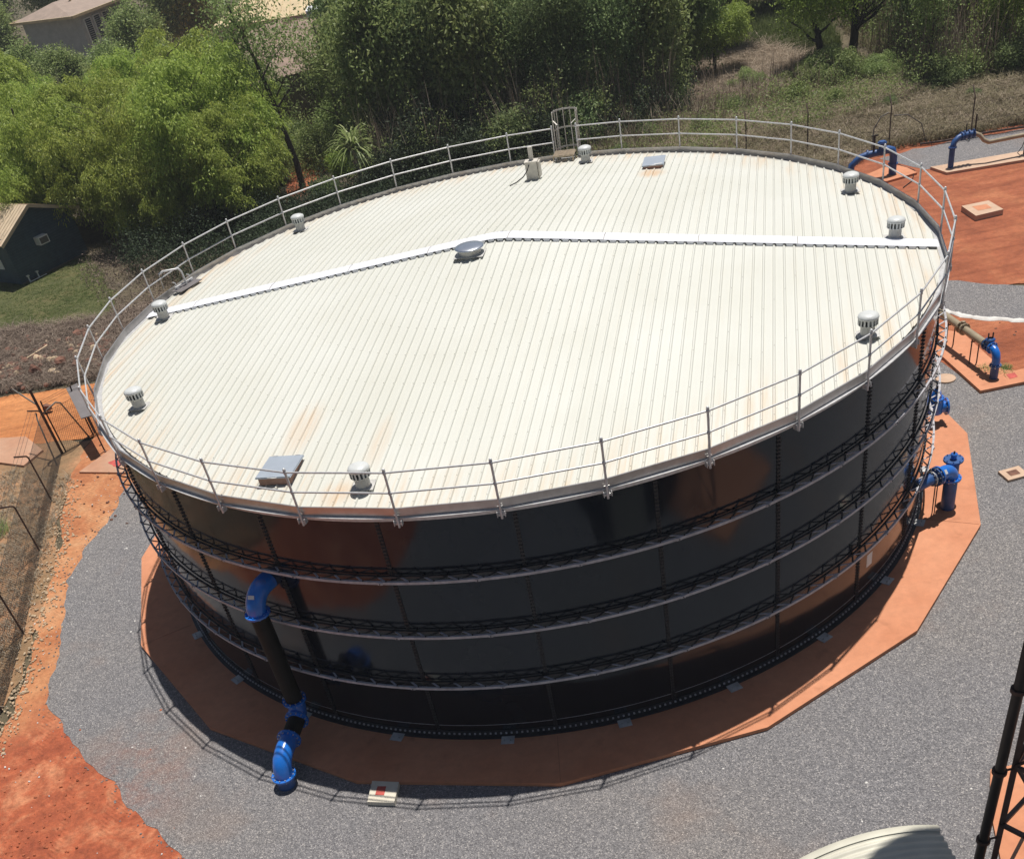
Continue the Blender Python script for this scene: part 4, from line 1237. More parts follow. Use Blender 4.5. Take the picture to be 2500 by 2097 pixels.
for (xa, za, xb, zb_) in ((gx, H2+.03, -.35, H1-.23), (gx, H2+.03, SWd+.35, H1-.02)):
    d = Vector((xb-xa, 0, zb_-za)); n_ = Vector((-d.z, 0, d.x)).normalized()*.03
    if n_.z < 0: n_ = -n_
    A_ = [Vector((xa, -.35, za)), Vector((xb, -.35, zb_)), Vector((xb, LD+.3, zb_)), Vector((xa, LD+.3, za))]
    rb_.add([p+n_ for p in A_]+[p-n_ for p in A_], [(0, 1, 2, 3), (7, 6, 5, 4), (0, 4, 5, 1), (1, 5, 6, 2), (2, 6, 7, 3)])
    k = 0
    while k < LD+.5:
        rb_.bar(A_[0]+n_*1.1+Vector((0, k, 0)), A_[1]+n_*1.1+Vector((0, k, 0)), .05, .03); k += .25
rb_.obj('roof', SHEDR, sh)
a = MB(); a.bar((gx, -.37, H2+.0), (-.36, -.37, H1-.26), .03, .16); a.bar((gx, -.37, H2), (SWd+.36, -.37, H1-.05), .03, .16); a.obj('barge_board', SHEDR, sh)
ac = MB(); ac.box((gx*.95+.1, -.22, 1.62), (.62, .42, .40)); a_o = ac.obj('air_conditioner', WHITE, sh)
a = MB(); a.box((gx*.95+.1, -.436, 1.62), (.50, .01, .30)); a.obj('grille', VENTD, a_o)
a = MB(); a.bar((0, -.03, .03), (SWd, -.03, .03), .05, .08); a.obj('bottom_rail', FENCEG, sh)
a = MB()
for q in (.35, .95): a.tube([(q, -.22, 0), (q, -.22, .32)], .04, 8); a.box((q, -.22, .34), (.14, .12, .06))
a.tube([(.3, -.3, .05), (1.4, -.3, .05)], .025, 6)
a.obj('tap_pipe', WHITE, sh)
a = MB(); a.box((-.02, 1.2, 1.0), (.03, .5, .5)); a.obj('window', WHITE, sh)

# ------------------------------------------------------------------ houses behind the trees
h1 = empty('louvred_house', (-36.9, 95.1, 0)); tag(h1, 'pale elevated house with brown roof and tall louvre windows behind the left trees', 'house')
def L6(p): return Vector(p)-Vector((-36.9, 95.1, 0))
zt_ = 4.9
ca, cb, cc = Vector((-42.8, 99.0, 0)), Vector((-36.3, 96.2, 0)), Vector((-33.2, 105.5, 0)); cd = ca+(cc-cb)
a = MB()
P = [ca, cb, cc, cd]
a.add([L6(p)+Vector((0, 0, -.15)) for p in P]+[L6(p)+Vector((0, 0, zt_)) for p in P], [(0, 1, 5, 4), (1, 2, 6, 5), (2, 3, 7, 6), (3, 0, 4, 7)])
a.obj('wall', PALEW, h1)
a = MB(); RR = [Vector((-44.2, 99.5, zt_)), Vector((-36.5, 95.0, zt_)), Vector((-31.6, 107.0, zt_)), Vector((-40.5, 111.0, zt_))]
ridge = [Vector((-39.6, 100.8, zt_+1.0)), Vector((-37.1, 106.0, zt_+1.0))]
V_ = [L6(p) for p in RR+ridge]
a.add(V_, [(0, 1, 4), (1, 2, 5, 4), (2, 3, 5), (3, 0, 4, 5)])
for i in range(4): a.bar(V_[i], V_[(i+1) % 4], .15, .22, 1)
a.tube([L6((-38.0, 101.5, zt_+.7)), L6((-38.0, 101.5, zt_+1.5))], .12, 8, 1)
a.obj('roof', [HROOF, HROOFY], h1)
dw = (cc-cb).normalized(); nw = Vector((dw.y, -dw.x, 0))
for q in (1.2, 2.9, 4.6, 6.4):
    c_ = cb+dw*q+nw*.05+Vector((0, 0, 3.3))
    a = MB(); a.box(L6(c_), (1.25, .10, 2.3), 0, rz=math.atan2(dw.y, dw.x)); fr = a.obj('window', WHITE, h1)
    a = MB(); a.box(L6(c_+nw*.06), (.95, .04, 2.1), 0, rz=math.atan2(dw.y, dw.x))
    for zz_ in range(12): a.box(L6(c_+nw*.09+Vector((0, 0, -.95+.17*zz_))), (.95, .03, .04), 1, rz=math.atan2(dw.y, dw.x))
    a.obj('louvre', [GLASS, PALEW], fr)

def long_roof(name, pts_low, ridge2, m_, label, wallm, zlow, ribs=.32):
    r0 = pts_low[0]; root = empty(name, (r0[0], r0[1], 0)); tag(root, label, 'house')
    O1 = Vector((r0[0], r0[1], 0))
    V = [Vector((*p, zlow))-O1 for p in pts_low]+[Vector((*p[:2], p[2]))-O1 for p in ridge2]
    a = MB(); a.add(V, [(0, 1, 5, 4), (2, 3, 4, 5), (1, 2, 5), (3, 0, 4)])
    for (i, j, k_, l_) in ((0, 1, 5, 4), (3, 2, 5, 4)):
        n = max(2, int((V[j]-V[i]).length/ribs))
        for q in range(1, n):
            t = q/n
            a.bar(V[i].lerp(V[j], t)+Vector((0, 0, .02)), V[l_].lerp(V[k_], t)+Vector((0, 0, .02)), .14, .09, 0)
    a.obj('roof', m_, root)
    a = MB(); W4 = [V[i]*.97+sum(V[:4], Vector())/4*.03 for i in range(4)]
    a.add([Vector((p.x, p.y, -.15)) for p in W4]+[Vector((p.x, p.y, zlow-.03)) for p in W4], [(0, 1, 5, 4), (1, 2, 6, 5), (2, 3, 7, 6), (3, 0, 4, 7)])
    a.obj('wall', wallm, root)
    a = MB(); a.tube([V[4], V[5]], .12, 6); a.obj('ridge_cap', m_, root)
    return root
long_roof('long_shed', [(-13.4, 48.3), (-9.2, 49.6), (-9.6, 70.5), (-17.5, 71.4)], [(-12.4, 51.5, 4.5), (-13.2, 69, 4.5)], HROOFR, 'long reddish brown ribbed roof seen through the thin tall tree', BARKG, 3.9)
long_roof('yellow_roof_house', [(-20.5, 77.5), (-9.0, 74.5), (-7.8, 84.0), (-18.8, 87.5)], [(-17.8, 82.2, 5.0), (-10.5, 79.8, 5.0)], HROOFY, 'house with sunlit yellow roof at the top behind the thin tree', PALEW, 3.8, .9)
a = MB(); a.add([(-11.6, 72.6, 4.3), (-7.5, 72.3, 3.9), (-7.5, 75.0, 3.9), (-11.6, 75.4, 4.3), (-11.6, 72.6, -.14), (-7.5, 72.3, -.14), (-7.5, 75.0, -.14), (-11.6, 75.4, -.14)], [(0, 1, 2, 3), (4, 5, 1, 0), (5, 6, 2, 1), (7, 4, 0, 3), (6, 7, 3, 2)])
q_ = a.obj('white_roof_annex', CAP); tag(q_, 'small annex with flat white roof beside the yellow roof', 'house')

# ------------------------------------------------------------------ vegetation
def quads_mesh(name, Vq, mat, mi=None):
    """Vq: (n,4,3) array -> mesh of loose quads"""
    n = Vq.shape[0]
    me = bpy.data.meshes.new(name)
    me.vertices.add(n*4); me.loops.add(n*4); me.polygons.add(n)
    me.vertices.foreach_set('co', Vq.reshape(-1).astype(np.float32))
    me.loops.foreach_set('vertex_index', np.arange(n*4, dtype=np.int32))
    me.polygons.foreach_set('loop_start', np.arange(0, n*4, 4, dtype=np.int32))
    me.polygons.foreach_set('loop_total', np.full(n, 4, dtype=np.int32))
    me.materials.append(mat)
    me.update(); me.validate()
    return me
def leaf_quads(rng, P, D, ln, wd, jit=.5, flat=0.0):
    """diamond leaves at P, growing along D (n,3)"""
    n = len(P)
    D = D+rng.normal(0, jit, (n, 3)); D /= np.linalg.norm(D, axis=1)[:, None]+1e-9
    Uv = rng.normal(0, 1, (n, 3)); Uv[:, 2] += flat
    S = np.cross(D, Uv); S /= np.linalg.norm(S, axis=1)[:, None]+1e-9
    l = ln*rng.uniform(.6, 1.3, n)[:, None]; w_ = wd*rng.uniform(.6, 1.3, n)[:, None]
    q = np.stack([P, P+D*l*.5+S*w_*.5, P+D*l, P+D*l*.5-S*w_*.5], 1)
    return q
def crown_pts(rng, ncl, lobes, rx, rz_, fill=.35, small=1.0, outer=.62):
    """clump centres on and within a set of lobes"""
    L_ = []
    for i in range(lobes):
        a = rng.uniform(0, 2*PI); rr = rx*outer*math.sqrt(rng.uniform(0, 1)); h = rng.uniform(-.75, .75)*rz_*(.75+.5*(outer-.62))*math.sqrt(max(.15, 1-(rr/rx)**2)) if outer > .7 else rng.uniform(-.75, .75)*rz_*.75
        L_.append((rr*math.cos(a), rr*math.sin(a), h, rng.uniform(.30, .52)*rx*small))
    out = []; nr = []
    per = ncl//lobes
    for (x, y, z, r) in L_:
        d = rng.normal(0, 1, (per, 3)); d /= np.linalg.norm(d, axis=1)[:, None]
        d[:, 2] = np.where(rng.uniform(0, 1, per) < .55, np.abs(d[:, 2]), d[:, 2])
        s_ = r*np.where(rng.uniform(0, 1, per) < fill, rng.uniform(.3, 1, per), rng.uniform(.85, 1.12, per))[:, None]
        out.append(np.array([x, y, z])+d*s_*np.array([1, 1, min(1.0, rz_/rx)+.1])); nr.append(d)
    return np.concatenate(out), np.concatenate(nr)
def crown_feathery(seed, rx, rz_, ncl, per=44, mat=None, lobes=44):
    rng = np.random.default_rng(seed)
    C_, Nn = crown_pts(rng, ncl, lobes, rx, rz_, .12, .58, .86)
    n = len(C_)
    # each clump: an umbrella of fine drooping leaflets
    ang = rng.uniform(0, 2*PI, (n, per)); R0 = rng.uniform(.34, .66, (n, 1))*.85; t = np.sqrt(rng.uniform(0, 1, (n, per)))*R0
    P = np.stack([np.cos(ang)*t, np.sin(ang)*t, -1.5*t*t/R0*.6+rng.normal(0, .05, (n, per))], -1)
    P = P+C_[:, None, :]+Nn[:, None, :]*t[..., None]*.35
    D = np.stack([np.cos(ang), np.sin(ang), -.15-1.6*t/R0*.6], -1)
    q = leaf_quads(rng, P.reshape(-1, 3), D.reshape(-1, 3), .16, .052, .45, 1.6)
    return quads_mesh('crown', q, mat or L_FEATH)
def crown_broad(seed, rx, rz_, ncl, per=26, ln=.20, wd=.085, mat=None, lobes=18, spread=.30, droop=.5):  # loose sprays of leaves
    rng = np.random.default_rng(seed)
    C_, Nn = crown_pts(rng, ncl, lobes, rx, rz_, .5)
    n = len(C_)
    P = C_[:, None, :]+rng.normal(0, spread, (n, per, 3))
    D = rng.normal(0, 1, (n, per, 3))+Nn[:, None, :]*.6; D[..., 2] -= droop
    q = leaf_quads(rng, P.reshape(-1, 3), D.reshape(-1, 3), ln, wd, .2, 1.0)
    return quads_mesh('crown', q, mat or L_DARK)
def trunk_mesh(seed, h, r, nb=7, spread=1.8, mat=BARK, lean=(0, 0), nsub=2, top=.85):
    rd = random.Random(seed)
    m_ = MB()
    pts = []; N_ = 7
    for i in range(N_+1):
        t = i/N_
        pts.append(Vector((lean[0]*t*t+rd.uniform(-.06, .06)*h*.12, lean[1]*t*t+rd.uniform(-.06, .06)*h*.12, h*top*t)))
    pts[0] = Vector((0, 0, -.1))
    m_.tube(pts, [r*(1.15-.85*i/N_) for i in range(N_+1)], 8)
    for b in range(nb):
        t = rd.uniform(.3, .95); k = min(N_-1, int(t*N_)); p = pts[k].lerp(pts[k+1], t*N_-k)
        an = rd.uniform(0, 2*PI); L_ = spread*rd.uniform(.6, 1.15)*(1.2-.5*t)
        q = [p]
        for s_ in range(1, 5):
            f_ = s_/4
            q.append(p+Vector((math.cos(an)*L_*f_, math.sin(an)*L_*f_, L_*(.75*f_-.1*f_*f_)))+Vector([rd.uniform(-.07, .07)*L_ for _ in range(3)]))
        rb = r*(1.1-.85*t)*.55
        m_.tube(q, [rb*(1-.8*i/4) for i in range(5)], 6)
        for s2 in range(nsub):
            p2 = q[rd.randint(1, 3)]; an2 = an+rd.uniform(-1.2, 1.2)
            m_.tube([p2, p2+Vector((math.cos(an2)*L_*.3, math.sin(an2)*L_*.3, L_*.18)), p2+Vector((math.cos(an2)*L_*.55, math.sin(an2)*L_*.55, L_*.42))], [rb*.45, rb*.3, rb*.1], 5)
    return m_.mesh('trunk', [mat])
def place(name, loc, rz, s, crown, trunk, zc, label, cat='tree', group=None, cs=None, crown_name='crown', dxy=(0, 0)):
    r_ = empty(name, (loc[0], loc[1], -.15), rz); r_.scale = (s, s, s)
    tag(r_, label, cat, group)
    if trunk:
        t = bpy.data.objects.new('trunk', trunk); COL.objects.link(t); t.parent = r_
    if crown:
        c = bpy.data.objects.new(crown_name, crown); COL.objects.link(c); c.parent = r_
        c.location = (dxy[0], dxy[1], zc)
        if cs: c.scale = cs
    return r_

# 1. bright feathery trees on the left
FC = [crown_feathery(11+i, 3.7, 3.3, 880, 100) for i in range(3)]
FT = [trunk_mesh(31+i, 8.0, .17, 10, 2.6, BARK) for i in range(2)]
feath = [(-14.8, 35.0, 1.10, 'big bright feathery tree nearest the tank, reaching the top of the mass'),
         (-19.4, 35.4, .96, 'bright feathery tree overhanging the lawn right behind the green shed'),
         (-24.8, 38.2, 1.0, 'bright feathery tree rising straight above the green shed roof'),
         (-13.4, 33.4, .80, 'shorter feathery tree at the right end of the bright mass'),
         (-29.5, 42.5, 1.05, 'yellowish feathery tree cut by the left edge of the picture'),
         (-16.9, 42.6, 1.08, 'feathery tree in the second row below the louvred house'),
         (-29.0, 50.5, .85, 'darker feathery tree in the back row at the upper left'),
         (-14.6, 39.8, .92, 'feathery tree just left of the thin tall tree'),
         (-33.5, 54.0, 1.15, 'far feathery tree at the upper left corner'),
         (-22.4, 40.6, .98, 'feathery tree filling the middle of the mass above the green shed'),
         (-17.2, 32.9, .60, 'low feathery tree in front of the mass beside the lawn'),
         (-26.6, 34.6, .70, 'low feathery tree touching the green shed roof from behind'),
         (-21.5, 49.5, .95, 'feathery tree at the back of the mass right of the louvred house')]
for i, (x, y, s, lb) in enumerate(feath):
    place('feathery_tree', (x, y), i*2.1, s, FC[i % 3], FT[i % 2], 4.2, lb, group='bright feathery trees left of the tank', cs=(1.06, 1.06, 1.38))
# 2. thin tall tree with sparse leaves
TC = crown_broad(71, 2.9, 3.6, 520, 11, .20, .085, L_MID, 22, .32)
TT = trunk_mesh(72, 9.6, .17, 13, 2.1, BARK, lean=(-1.2, .3), nsub=3, top=.95)
place('thin_tree', (-10.5, 38.6), .2, 1.05, TC, TT, 6.9, 'thin tall tree with sparse leaves before the reddish long roof', dxy=(-.3, .1))
place('thin_tree', (-8.0, 43.6), 1.9, .86, TC, trunk_mesh(73, 9.0, .13, 11, 2.0, BARKG, lean=(-.5, .2), nsub=3, top=.95), 5.6, 'sparse thin tree right of the tall one, at the corner of the wood')
place('thin_tree', (-13.2, 47.0), 2.9, .80, TC, trunk_mesh(74, 9.0, .12, 11, 2.0, BARK, lean=(.4, .2), nsub=3, top=.95), 5.4, 'sparse thin tree behind the tall one, left of the long roof')
# 3. dark wood
DC = [crown_broad(101+i, 2.7, 4.0, 1300, (18, 20, 16, 20)[i], (.25, .19, .27, .21)[i], (.125, .095, .13, .10)[i], L_DARK if i % 2 else L_MID, 30, (.30, .42, .34, .38)[i]) for i in range(4)]
DT = [trunk_mesh(131+i, 9, .15, 10, 2.2, BARKG if i == 1 else BARK, nsub=3) for i in range(3)]
wood = []
rw_ = random.Random(5)
rowdesc = ['front row', 'second row', 'third row', 'back row']
cols_ = ['far left', 'left', 'left of centre', 'centre', 'right of centre', 'right', 'far right', 'extreme right']
for ri, (yy, x0, dx, n) in enumerate(((39.6, -4.6, 2.55, 7), (44.5, -5.6, 2.7, 8), (51, -5.8, 3.4, 8), (61, -4.5, 4.6, 8))):
    for k in range(n):
        wood.append((x0+dx*k+rw_.uniform(-.5, .5), yy+rw_.uniform(-1, 1)+.05*k, rw_.uniform(.88, 1.12)*(1+.04*ri), rowdesc[ri], cols_[k]))
for i, (x, y, s, rd_, cd_) in enumerate(wood):
    place('broadleaf_tree', (x, y), i*1.7, s, DC[i % 4] if rw_.random() < .8 else DC[(i+1) % 4], DT[i % 3], 5.0, 'dark leafy tree of the dense wood, %s, %s of the row' % (rd_, cd_), group='trees of the dark wood behind the tank', cs=(1, 1, 1.15))
# understory bushes
BC = [crown_broad(201+i, 1.5, 1.3, 260, 22, .19, .08, (L_DARK, L_MID, L_DARK)[i], 9, .22) for i in range(3)]
BD = [crown_broad(211+i, 1.5, 1.3, 260, 22, .19, .08, L_SHADED, 9, .22) for i in range(2)]  # bush foliage with shade painted into its leaf colour
us = [(-4.9, 34.2, .9), (-3.0, 34.6, 1.15), (-.6, 34.4, 1.05), (1.6, 35.2, 1.2), (3.9, 35.4, 1.0), (6.2, 36.2, 1.2), (8.9, 37.2, .95), (11.4, 38.6, .9), (-7.6, 44.5, .9), (12.6, 42.0, .8), (-3.4, 37.0, 1.4), (1.2, 37.6, 1.4), (5.8, 38.4, 1.3)]
for i, (x, y, s) in enumerate(us):
    ds = ['leftmost', 'second from the left', 'third from the left', 'fourth from the left', 'fifth from the left', 'sixth from the left', 'seventh from the left', 'eighth from the left'][i] if i < 8 else None
    lb = ('low dark bush at the foot of the wood, %s' % ds) if ds else ['dark bush beside the reddish track', '', 'small bush at the right end of the wood', 'taller bush in shade at the left of the wood', 'taller bush in shade at the middle of the wood', 'taller bush in shade at the right of the wood'][(0, 2, 3, 4, 5)[i-8]]
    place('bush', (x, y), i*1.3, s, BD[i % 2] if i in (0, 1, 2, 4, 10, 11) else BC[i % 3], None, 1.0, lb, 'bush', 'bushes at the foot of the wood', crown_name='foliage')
# 4. sapling with yellow-green crown
YC = crown_feathery(301, 2.0, 1.7, 300, 60, L_YEL, 14)
place('sapling', (15.4, 44.0), .3, 1.0, YC, trunk_mesh(302, 4.4, .12, 7, 1.5, BARK, lean=(.1, .2)), 3.4, 'small tree with feathery yellow-green crown standing over the dry brush', cs=(1, 1, .9))
# 5. two dark-trunked trees and their bush
AC_ = crown_broad(311, 3.0, 1.8, 620, 26, .20, .09, L_YEL, 14, .26)
place('dark_trunk_tree', (23.4, 42.2), .5, 1.0, AC_, trunk_mesh(312, 6.5, .26, 7, 2.4, BARKD, lean=(.1, 0)), 4.6, 'tree with straight thick black trunk and yellow-green leaves at the upper right')
place('dark_trunk_tree', (21.0, 40.6), 2.5, .95, AC_, trunk_mesh(313, 6.5, .24, 7, 2.4, BARKD, lean=(1.6, .5)), 4.5, 'tree with leaning forked black trunk left of the straight one')
BF = crown_feathery(321, 2.0, 1.7, 330, 60, L_MID, 14)
place('bush', (21.0, 37.6), .1, .85, BF, None, 1.2, 'large feathery green bush at the foot of the black-trunked trees', 'bush', crown_name='foliage')
place('bush', (23.0, 37.0), 1.7, .62, BF, None, 1.1, 'smaller feathery bush right of the large one', 'bush', crown_name='foliage')
place('bush', (16.2, 39.8), 2.7, .55, BF, None, 1.2, 'small feathery bush in front of the yellow-green sapling', 'bush', crown_name='foliage')
place('bush', (19.2, 38.2), 2.2, .6, BF, None, 1.3, 'dull feathery bush beside the dry brush heap', 'bush', crown_name='foliage')
# 6. thin-stemmed forest at the far right
SC = [crown_broad(331+i, 1.8, 2.5, 260, 20, .20, .085, (L_DARK, L_MID, L_YEL)[i], 10, .28) for i in range(3)]
ST = [trunk_mesh(341+i, 6.5, .075, 8, 1.2, (BARK, BARKD)[i % 2], nsub=2) for i in range(3)]
rt_ = random.Random(17)
pos = []
tries = 0
while len(pos) < 66 and tries < 20000:
    tries += 1
    x, y = rt_.uniform(24.0, 44), rt_.uniform(33.0, 62)
    if x < 24.5+(y-33)*.16: continue
    if all((x-a_)**2+(y-b_)**2 > 1.75**2 for a_, b_ in pos): pos.append((x, y))
pos.sort(key=lambda p: p[1])
rows_ = [sorted(pos[k:k+8]) for k in range(0, len(pos), 8)]
ordw = ['first', 'second', 'third', 'fourth', 'fifth', 'sixth', 'seventh', 'eighth']
i = 0
for ri, row in enumerate(rows_):
    for ki, (x, y) in enumerate(row):
        i += 1
        place('slender_tree', (x, y), i*1.1, rt_.uniform(.8, 1.15), SC[(i*7) % 3], ST[i % 3], rt_.uniform(2.9, 4.3), 'slender tree of the upper right thicket, %s row from the grass, %s from the left' % ((ordw+['ninth'])[ri], ordw[ki]), group='slender trees of the thicket at the upper right', cs=(1, 1, rt_.uniform(1.0, 1.35)))
for k, (x, y, s_) in enumerate([(25.2, 33.2, .8), (27.0, 33.8, .65), (29.2, 33.6, .8), (31.0, 34.2, .7), (33.4, 34.6, .8)]):
    place('bush', (x, y), k*1.9, s_, BC[k % 3], None, .8, 'leafy bush at the grass edge of the upper right thicket, %s from the left' % ordw[k], 'bush', 'bushes at the thicket edge', crown_name='foliage')
for k, (x, y, s_) in enumerate([(-12.3, 31.6, .75), (-10.0, 32.2, .5), (-8.6, 33.8, .7), (-14.6, 31.0, .7), (-9.6, 43.2, .9), (-11.6, 46.2, 1.0), (-12.6, 40.6, .9), (-8.4, 46.6, 1.1)]):
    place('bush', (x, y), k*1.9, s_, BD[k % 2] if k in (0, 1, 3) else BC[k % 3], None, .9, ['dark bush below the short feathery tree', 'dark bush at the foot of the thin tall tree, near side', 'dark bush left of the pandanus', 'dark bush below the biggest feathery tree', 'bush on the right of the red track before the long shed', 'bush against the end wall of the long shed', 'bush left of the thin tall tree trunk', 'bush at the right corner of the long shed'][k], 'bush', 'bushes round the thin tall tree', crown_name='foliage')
# fill trees far behind the clearing
for i, (x, y) in enumerate([(16, 74), (22, 78), (28, 74), (34, 80), (20, 66), (41, 74)]):
    place('broadleaf_tree', (x, y), i*2.0, 1.1, DC[(i+2) % 4], DT[i % 3], 5.6, 'distant leafy tree at the top edge behind the clearing, %s' % ['leftmost', 'second', 'third', 'fourth', 'nearest to the sapling', 'rightmost'][i], group='distant trees behind the clearing')
# trees behind and around the houses
for i, (x, y, lb) in enumerate([(-47, 100, 'dark tree left of the louvred house'), (-27.5, 82, 'dark tree right of the louvred house'), (-25, 92, 'dark tree between the two houses'), (-24, 70, 'tree in front of the yellow roof'), (-41, 74, 'dark tree before the louvred house wall'), (-28, 104, 'far tree beyond the houses at the top edge'), (-46, 84, 'tree at the upper left corner before the louvred house'), (-34.5, 72.0, 'dark tree before the left wall of the louvred house'), (-9.5, 51.0, 'small tree at the near corner of the long shed'), (-25.5, 57.5, 'dark leafy tree between the bright trees and the louvred house'), (-30.8, 68.5, 'dark tree just below the louvre windows'), (-31.0, 60.0, 'dark tree at the left edge behind the yellowish feathery tree'), (-26.8, 66.0, 'dark tree right of the louvre windows, lower one')]):
    place('broadleaf_tree', (x, y), i*2.0, (1.0, .8, 1.1, .62, .40, 1.2, .5, .76, .5, .66, .70, .72, .70)[i], DC[(i % 2)*2], DT[i % 3], 4.6, lb, cs=(1.2, 1.2, 1.1))
for k, (x, y, s_, mt) in enumerate([(9.4, 33.8, .55, 0), (12.2, 33.2, .5, 1), (14.6, 35.6, .55, 0), (17.8, 35.0, .6, 1), (19.9, 33.6, .45, 0), (7.4, 31.6, .45, 1), (11.0, 29.6, .35, 0), (21.8, 31.4, .35, 1), (25.8, 30.2, .3, 0), (29.6, 31.8, .4, 1)]):
    place('bush', (x, y), k*1.9, s_, BC[(k+mt) % 3], None, .7, 'low scrubby bush in the grass bank behind the tank, %s from the left' % ['second', 'fourth', 'fifth', 'sixth', 'seventh', 'first', 'third', 'eighth', 'ninth', 'tenth'][k], 'bush', 'scrubby bushes in the grass bank', crown_name='foliage')
for i, (x, y) in enumerate([(-66, 128), (-58, 136), (-50, 131), (-43, 127), (-35, 122), (-27, 118), (-75, 122)]):
    place('broadleaf_tree', (x, y), i*2.3, 1.35, DC[i % 4], DT[i % 3], 5.0, 'far tree in the row behind the louvred house, %s from the left' % ['second', 'third', 'fourth', 'fifth', 'sixth', 'seventh', 'first'][i], group='far trees behind the louvred house')
# spindly young plants near rim (pale green tufts)
for i, (x, y) in enumerate([(13.3, 33.0), (15.4, 33.6), (17.3, 31.2)]):
    place('young_plant', (x, y), i*1.0, .3, YC, None, .5, 'tiny bright green seedling in the dry grass behind the tank, %s' % ['left', 'middle', 'right'][i], 'plant', crown_name='foliage')
# pandanus
rng = np.random.default_rng(5)
pq = []
for i in range(150):
    a = rng.uniform(0, 2*PI); e = rng.uniform(-.25, 1.35); L_ = rng.uniform(1.0, 1.7)
    d = np.array([math.cos(a)*math.cos(e), math.sin(a)*math.cos(e), math.sin(e)]); sd = np.array([-math.sin(a), math.cos(a), 0])
    p = np.array([0, 0, 0.0])+d*.1
    for s_ in range(5):
        w0, w1 = .07*(1-s_/5)+.008, .07*(1-(s_+1)/5)+.008
        dd = d.copy(); dd[2] -= .28*s_; dd /= np.linalg.norm(dd)
        p2 = p+dd*L_/5
        pq.append([p-sd*w0, p+sd*w0, p2+sd*w1, p2-sd*w1]); p = p2
PM = quads_mesh('fronds', np.array(pq), L_PAND)
place('pandanus', (-6.7, 35.4), 0, 1.15, PM, trunk_mesh(401, 1.9, .11, 0, .5, BARKG), 1.9, 'spiky pandanus with long strap leaves behind the rear left handrail', 'plant', crown_name='fronds')
place('bush', (-7.7, 37.6), 1.0, .62, crown_broad(402, 1.5, 1.6, 240, 22, .22, .10, L_YEL, 7, .22), None, 1.4, 'bright green leafy bush just behind the pandanus', 'bush', crown_name='foliage')

# grass and brush
def tufts(name, poly, n, h, wd, mat, z0=-.14, seed=1, label=None, lean=.5, per=6, holes=0):
    rng = np.random.default_rng(seed)
    poly = np.array(poly); mn, mx = poly.min(0), poly.max(0)
    P = rng.uniform(mn, mx, (n*3, 2))
    ins = np.zeros(len(P), bool); j = len(poly)-1
    for i in range(len(poly)):
        xi, yi = poly[i]; xj, yj = poly[j]
        c_ = ((yi > P[:, 1]) != (yj > P[:, 1])) & (P[:, 0] < (xj-xi)*(P[:, 1]-yi)/(yj-yi+1e-12)+xi)
        ins ^= c_; j = i
    P = P[ins]
    dens = .5+.5*np.sin(P[:, 0]*1.1+1.7*np.sin(P[:, 1]*.7))*np.cos(P[:, 1]*.9+1.3*np.sin(P[:, 0]*.5))
    P = P[rng.uniform(0, 1, len(P)) < (.35+.65*dens)][:n]
    m_ = len(P)
    B = np.repeat(P, per, 0)+rng.normal(0, .06, (m_*per, 2))
    a = rng.uniform(0, 2*PI, m_*per); hh = h*rng.uniform(.4, 1.25, m_*per)*np.repeat(rng.uniform(.6, 1.3, m_), per); ln_ = lean*hh*rng.uniform(.2, 1.4, m_*per)
    b0 = np.c_[B, np.full(len(B), z0)]
    side = np.c_[np.cos(a+PI/2), np.sin(a+PI/2), np.zeros(len(a))]*wd
    dr_ = np.c_[np.cos(a), np.sin(a), np.zeros(len(a))]
    mid = b0+dr_*(ln_*.35)[:, None]; mid[:, 2] += hh*.6
    tip = b0+dr_*ln_[:, None]; tip[:, 2] += hh*(1-.25*lean)
    q = np.stack([b0-side, b0+side, mid+side*.7, mid-side*.7], 1)
    q2 = np.stack([mid-side*.7, mid+side*.7, tip+side*.1, tip-side*.1], 1)
    o = bpy.data.objects.new(name, quads_mesh(name, np.concatenate([q, q2]), mat)); COL.objects.link(o)
    tag(o, label, None, None, 'stuff')
    return o
tufts('dry_grass', [(2, 24), (11, 24), (13, 19), (18, 24.8), (28, 24.6), (34, 25.2), (45, 28), (45, 35), (26, 33), (21, 36), (13, 41), (2, 40)], 24000, .55, .017, L_OLIVE, seed=2, label='long olive dry grass on the bank behind the tank', lean=1.0)
tufts('dry_grass', [(10, 24), (13, 19), (19, 25.3), (28, 25), (40, 28), (40, 32), (24, 31.5), (18, 35), (12, 36), (9, 30)], 10000, .50, .016, L_DRY, seed=3, label='straw coloured grass mixed in the bank behind the tank', lean=1.1)
tufts('dead_brush', [(13.0, 38.5), (17, 36.5), (20.5, 38), (21, 43), (19.5, 49.5), (16.5, 48), (13, 44)], 7000, 1.0, .016, L_DRY, seed=4, label='heap of pale dead brush below the yellow-green sapling', lean=1.3)
tufts('undergrowth', [(-8, 35), (12, 35), (16, 40), (20, 50), (20, 68), (-8, 68)], 9000, .75, .018, L_BROWN, seed=5, label='brown twiggy undergrowth below the dark wood', lean=1.0)
tufts('undergrowth', [(-12, 26), (2, 27), (13, 38), (-9, 38.5), (-14, 31)], 4500, .45, .016, L_BROWN, seed=15, label='low brown growth in shade behind the tank', lean=1.0)
tufts('green_grass', [(15, 50), (24, 46), (27, 62), (17, 66)], 5000, .9, .016, L_LAWN, seed=6, label='tall green grass in the clearing at the top')
tufts('undergrowth', [(24, 33.5), (48, 34), (48, 66), (27, 66)], 9000, .8, .018, L_OLIVE, seed=7, label='olive undergrowth among the slender trees at the upper right', lean=.9)
tufts('lawn_grass', [(-18.8, 22), (-30, 23), (-34, 34), (-27, 38), (-22.5, 33.5), (-20.5, 29.5), (-19.0, 25)], 12000, .07, .012, L_LAWN, seed=8, label='short mown green grass beside the green shed', lean=1.2)
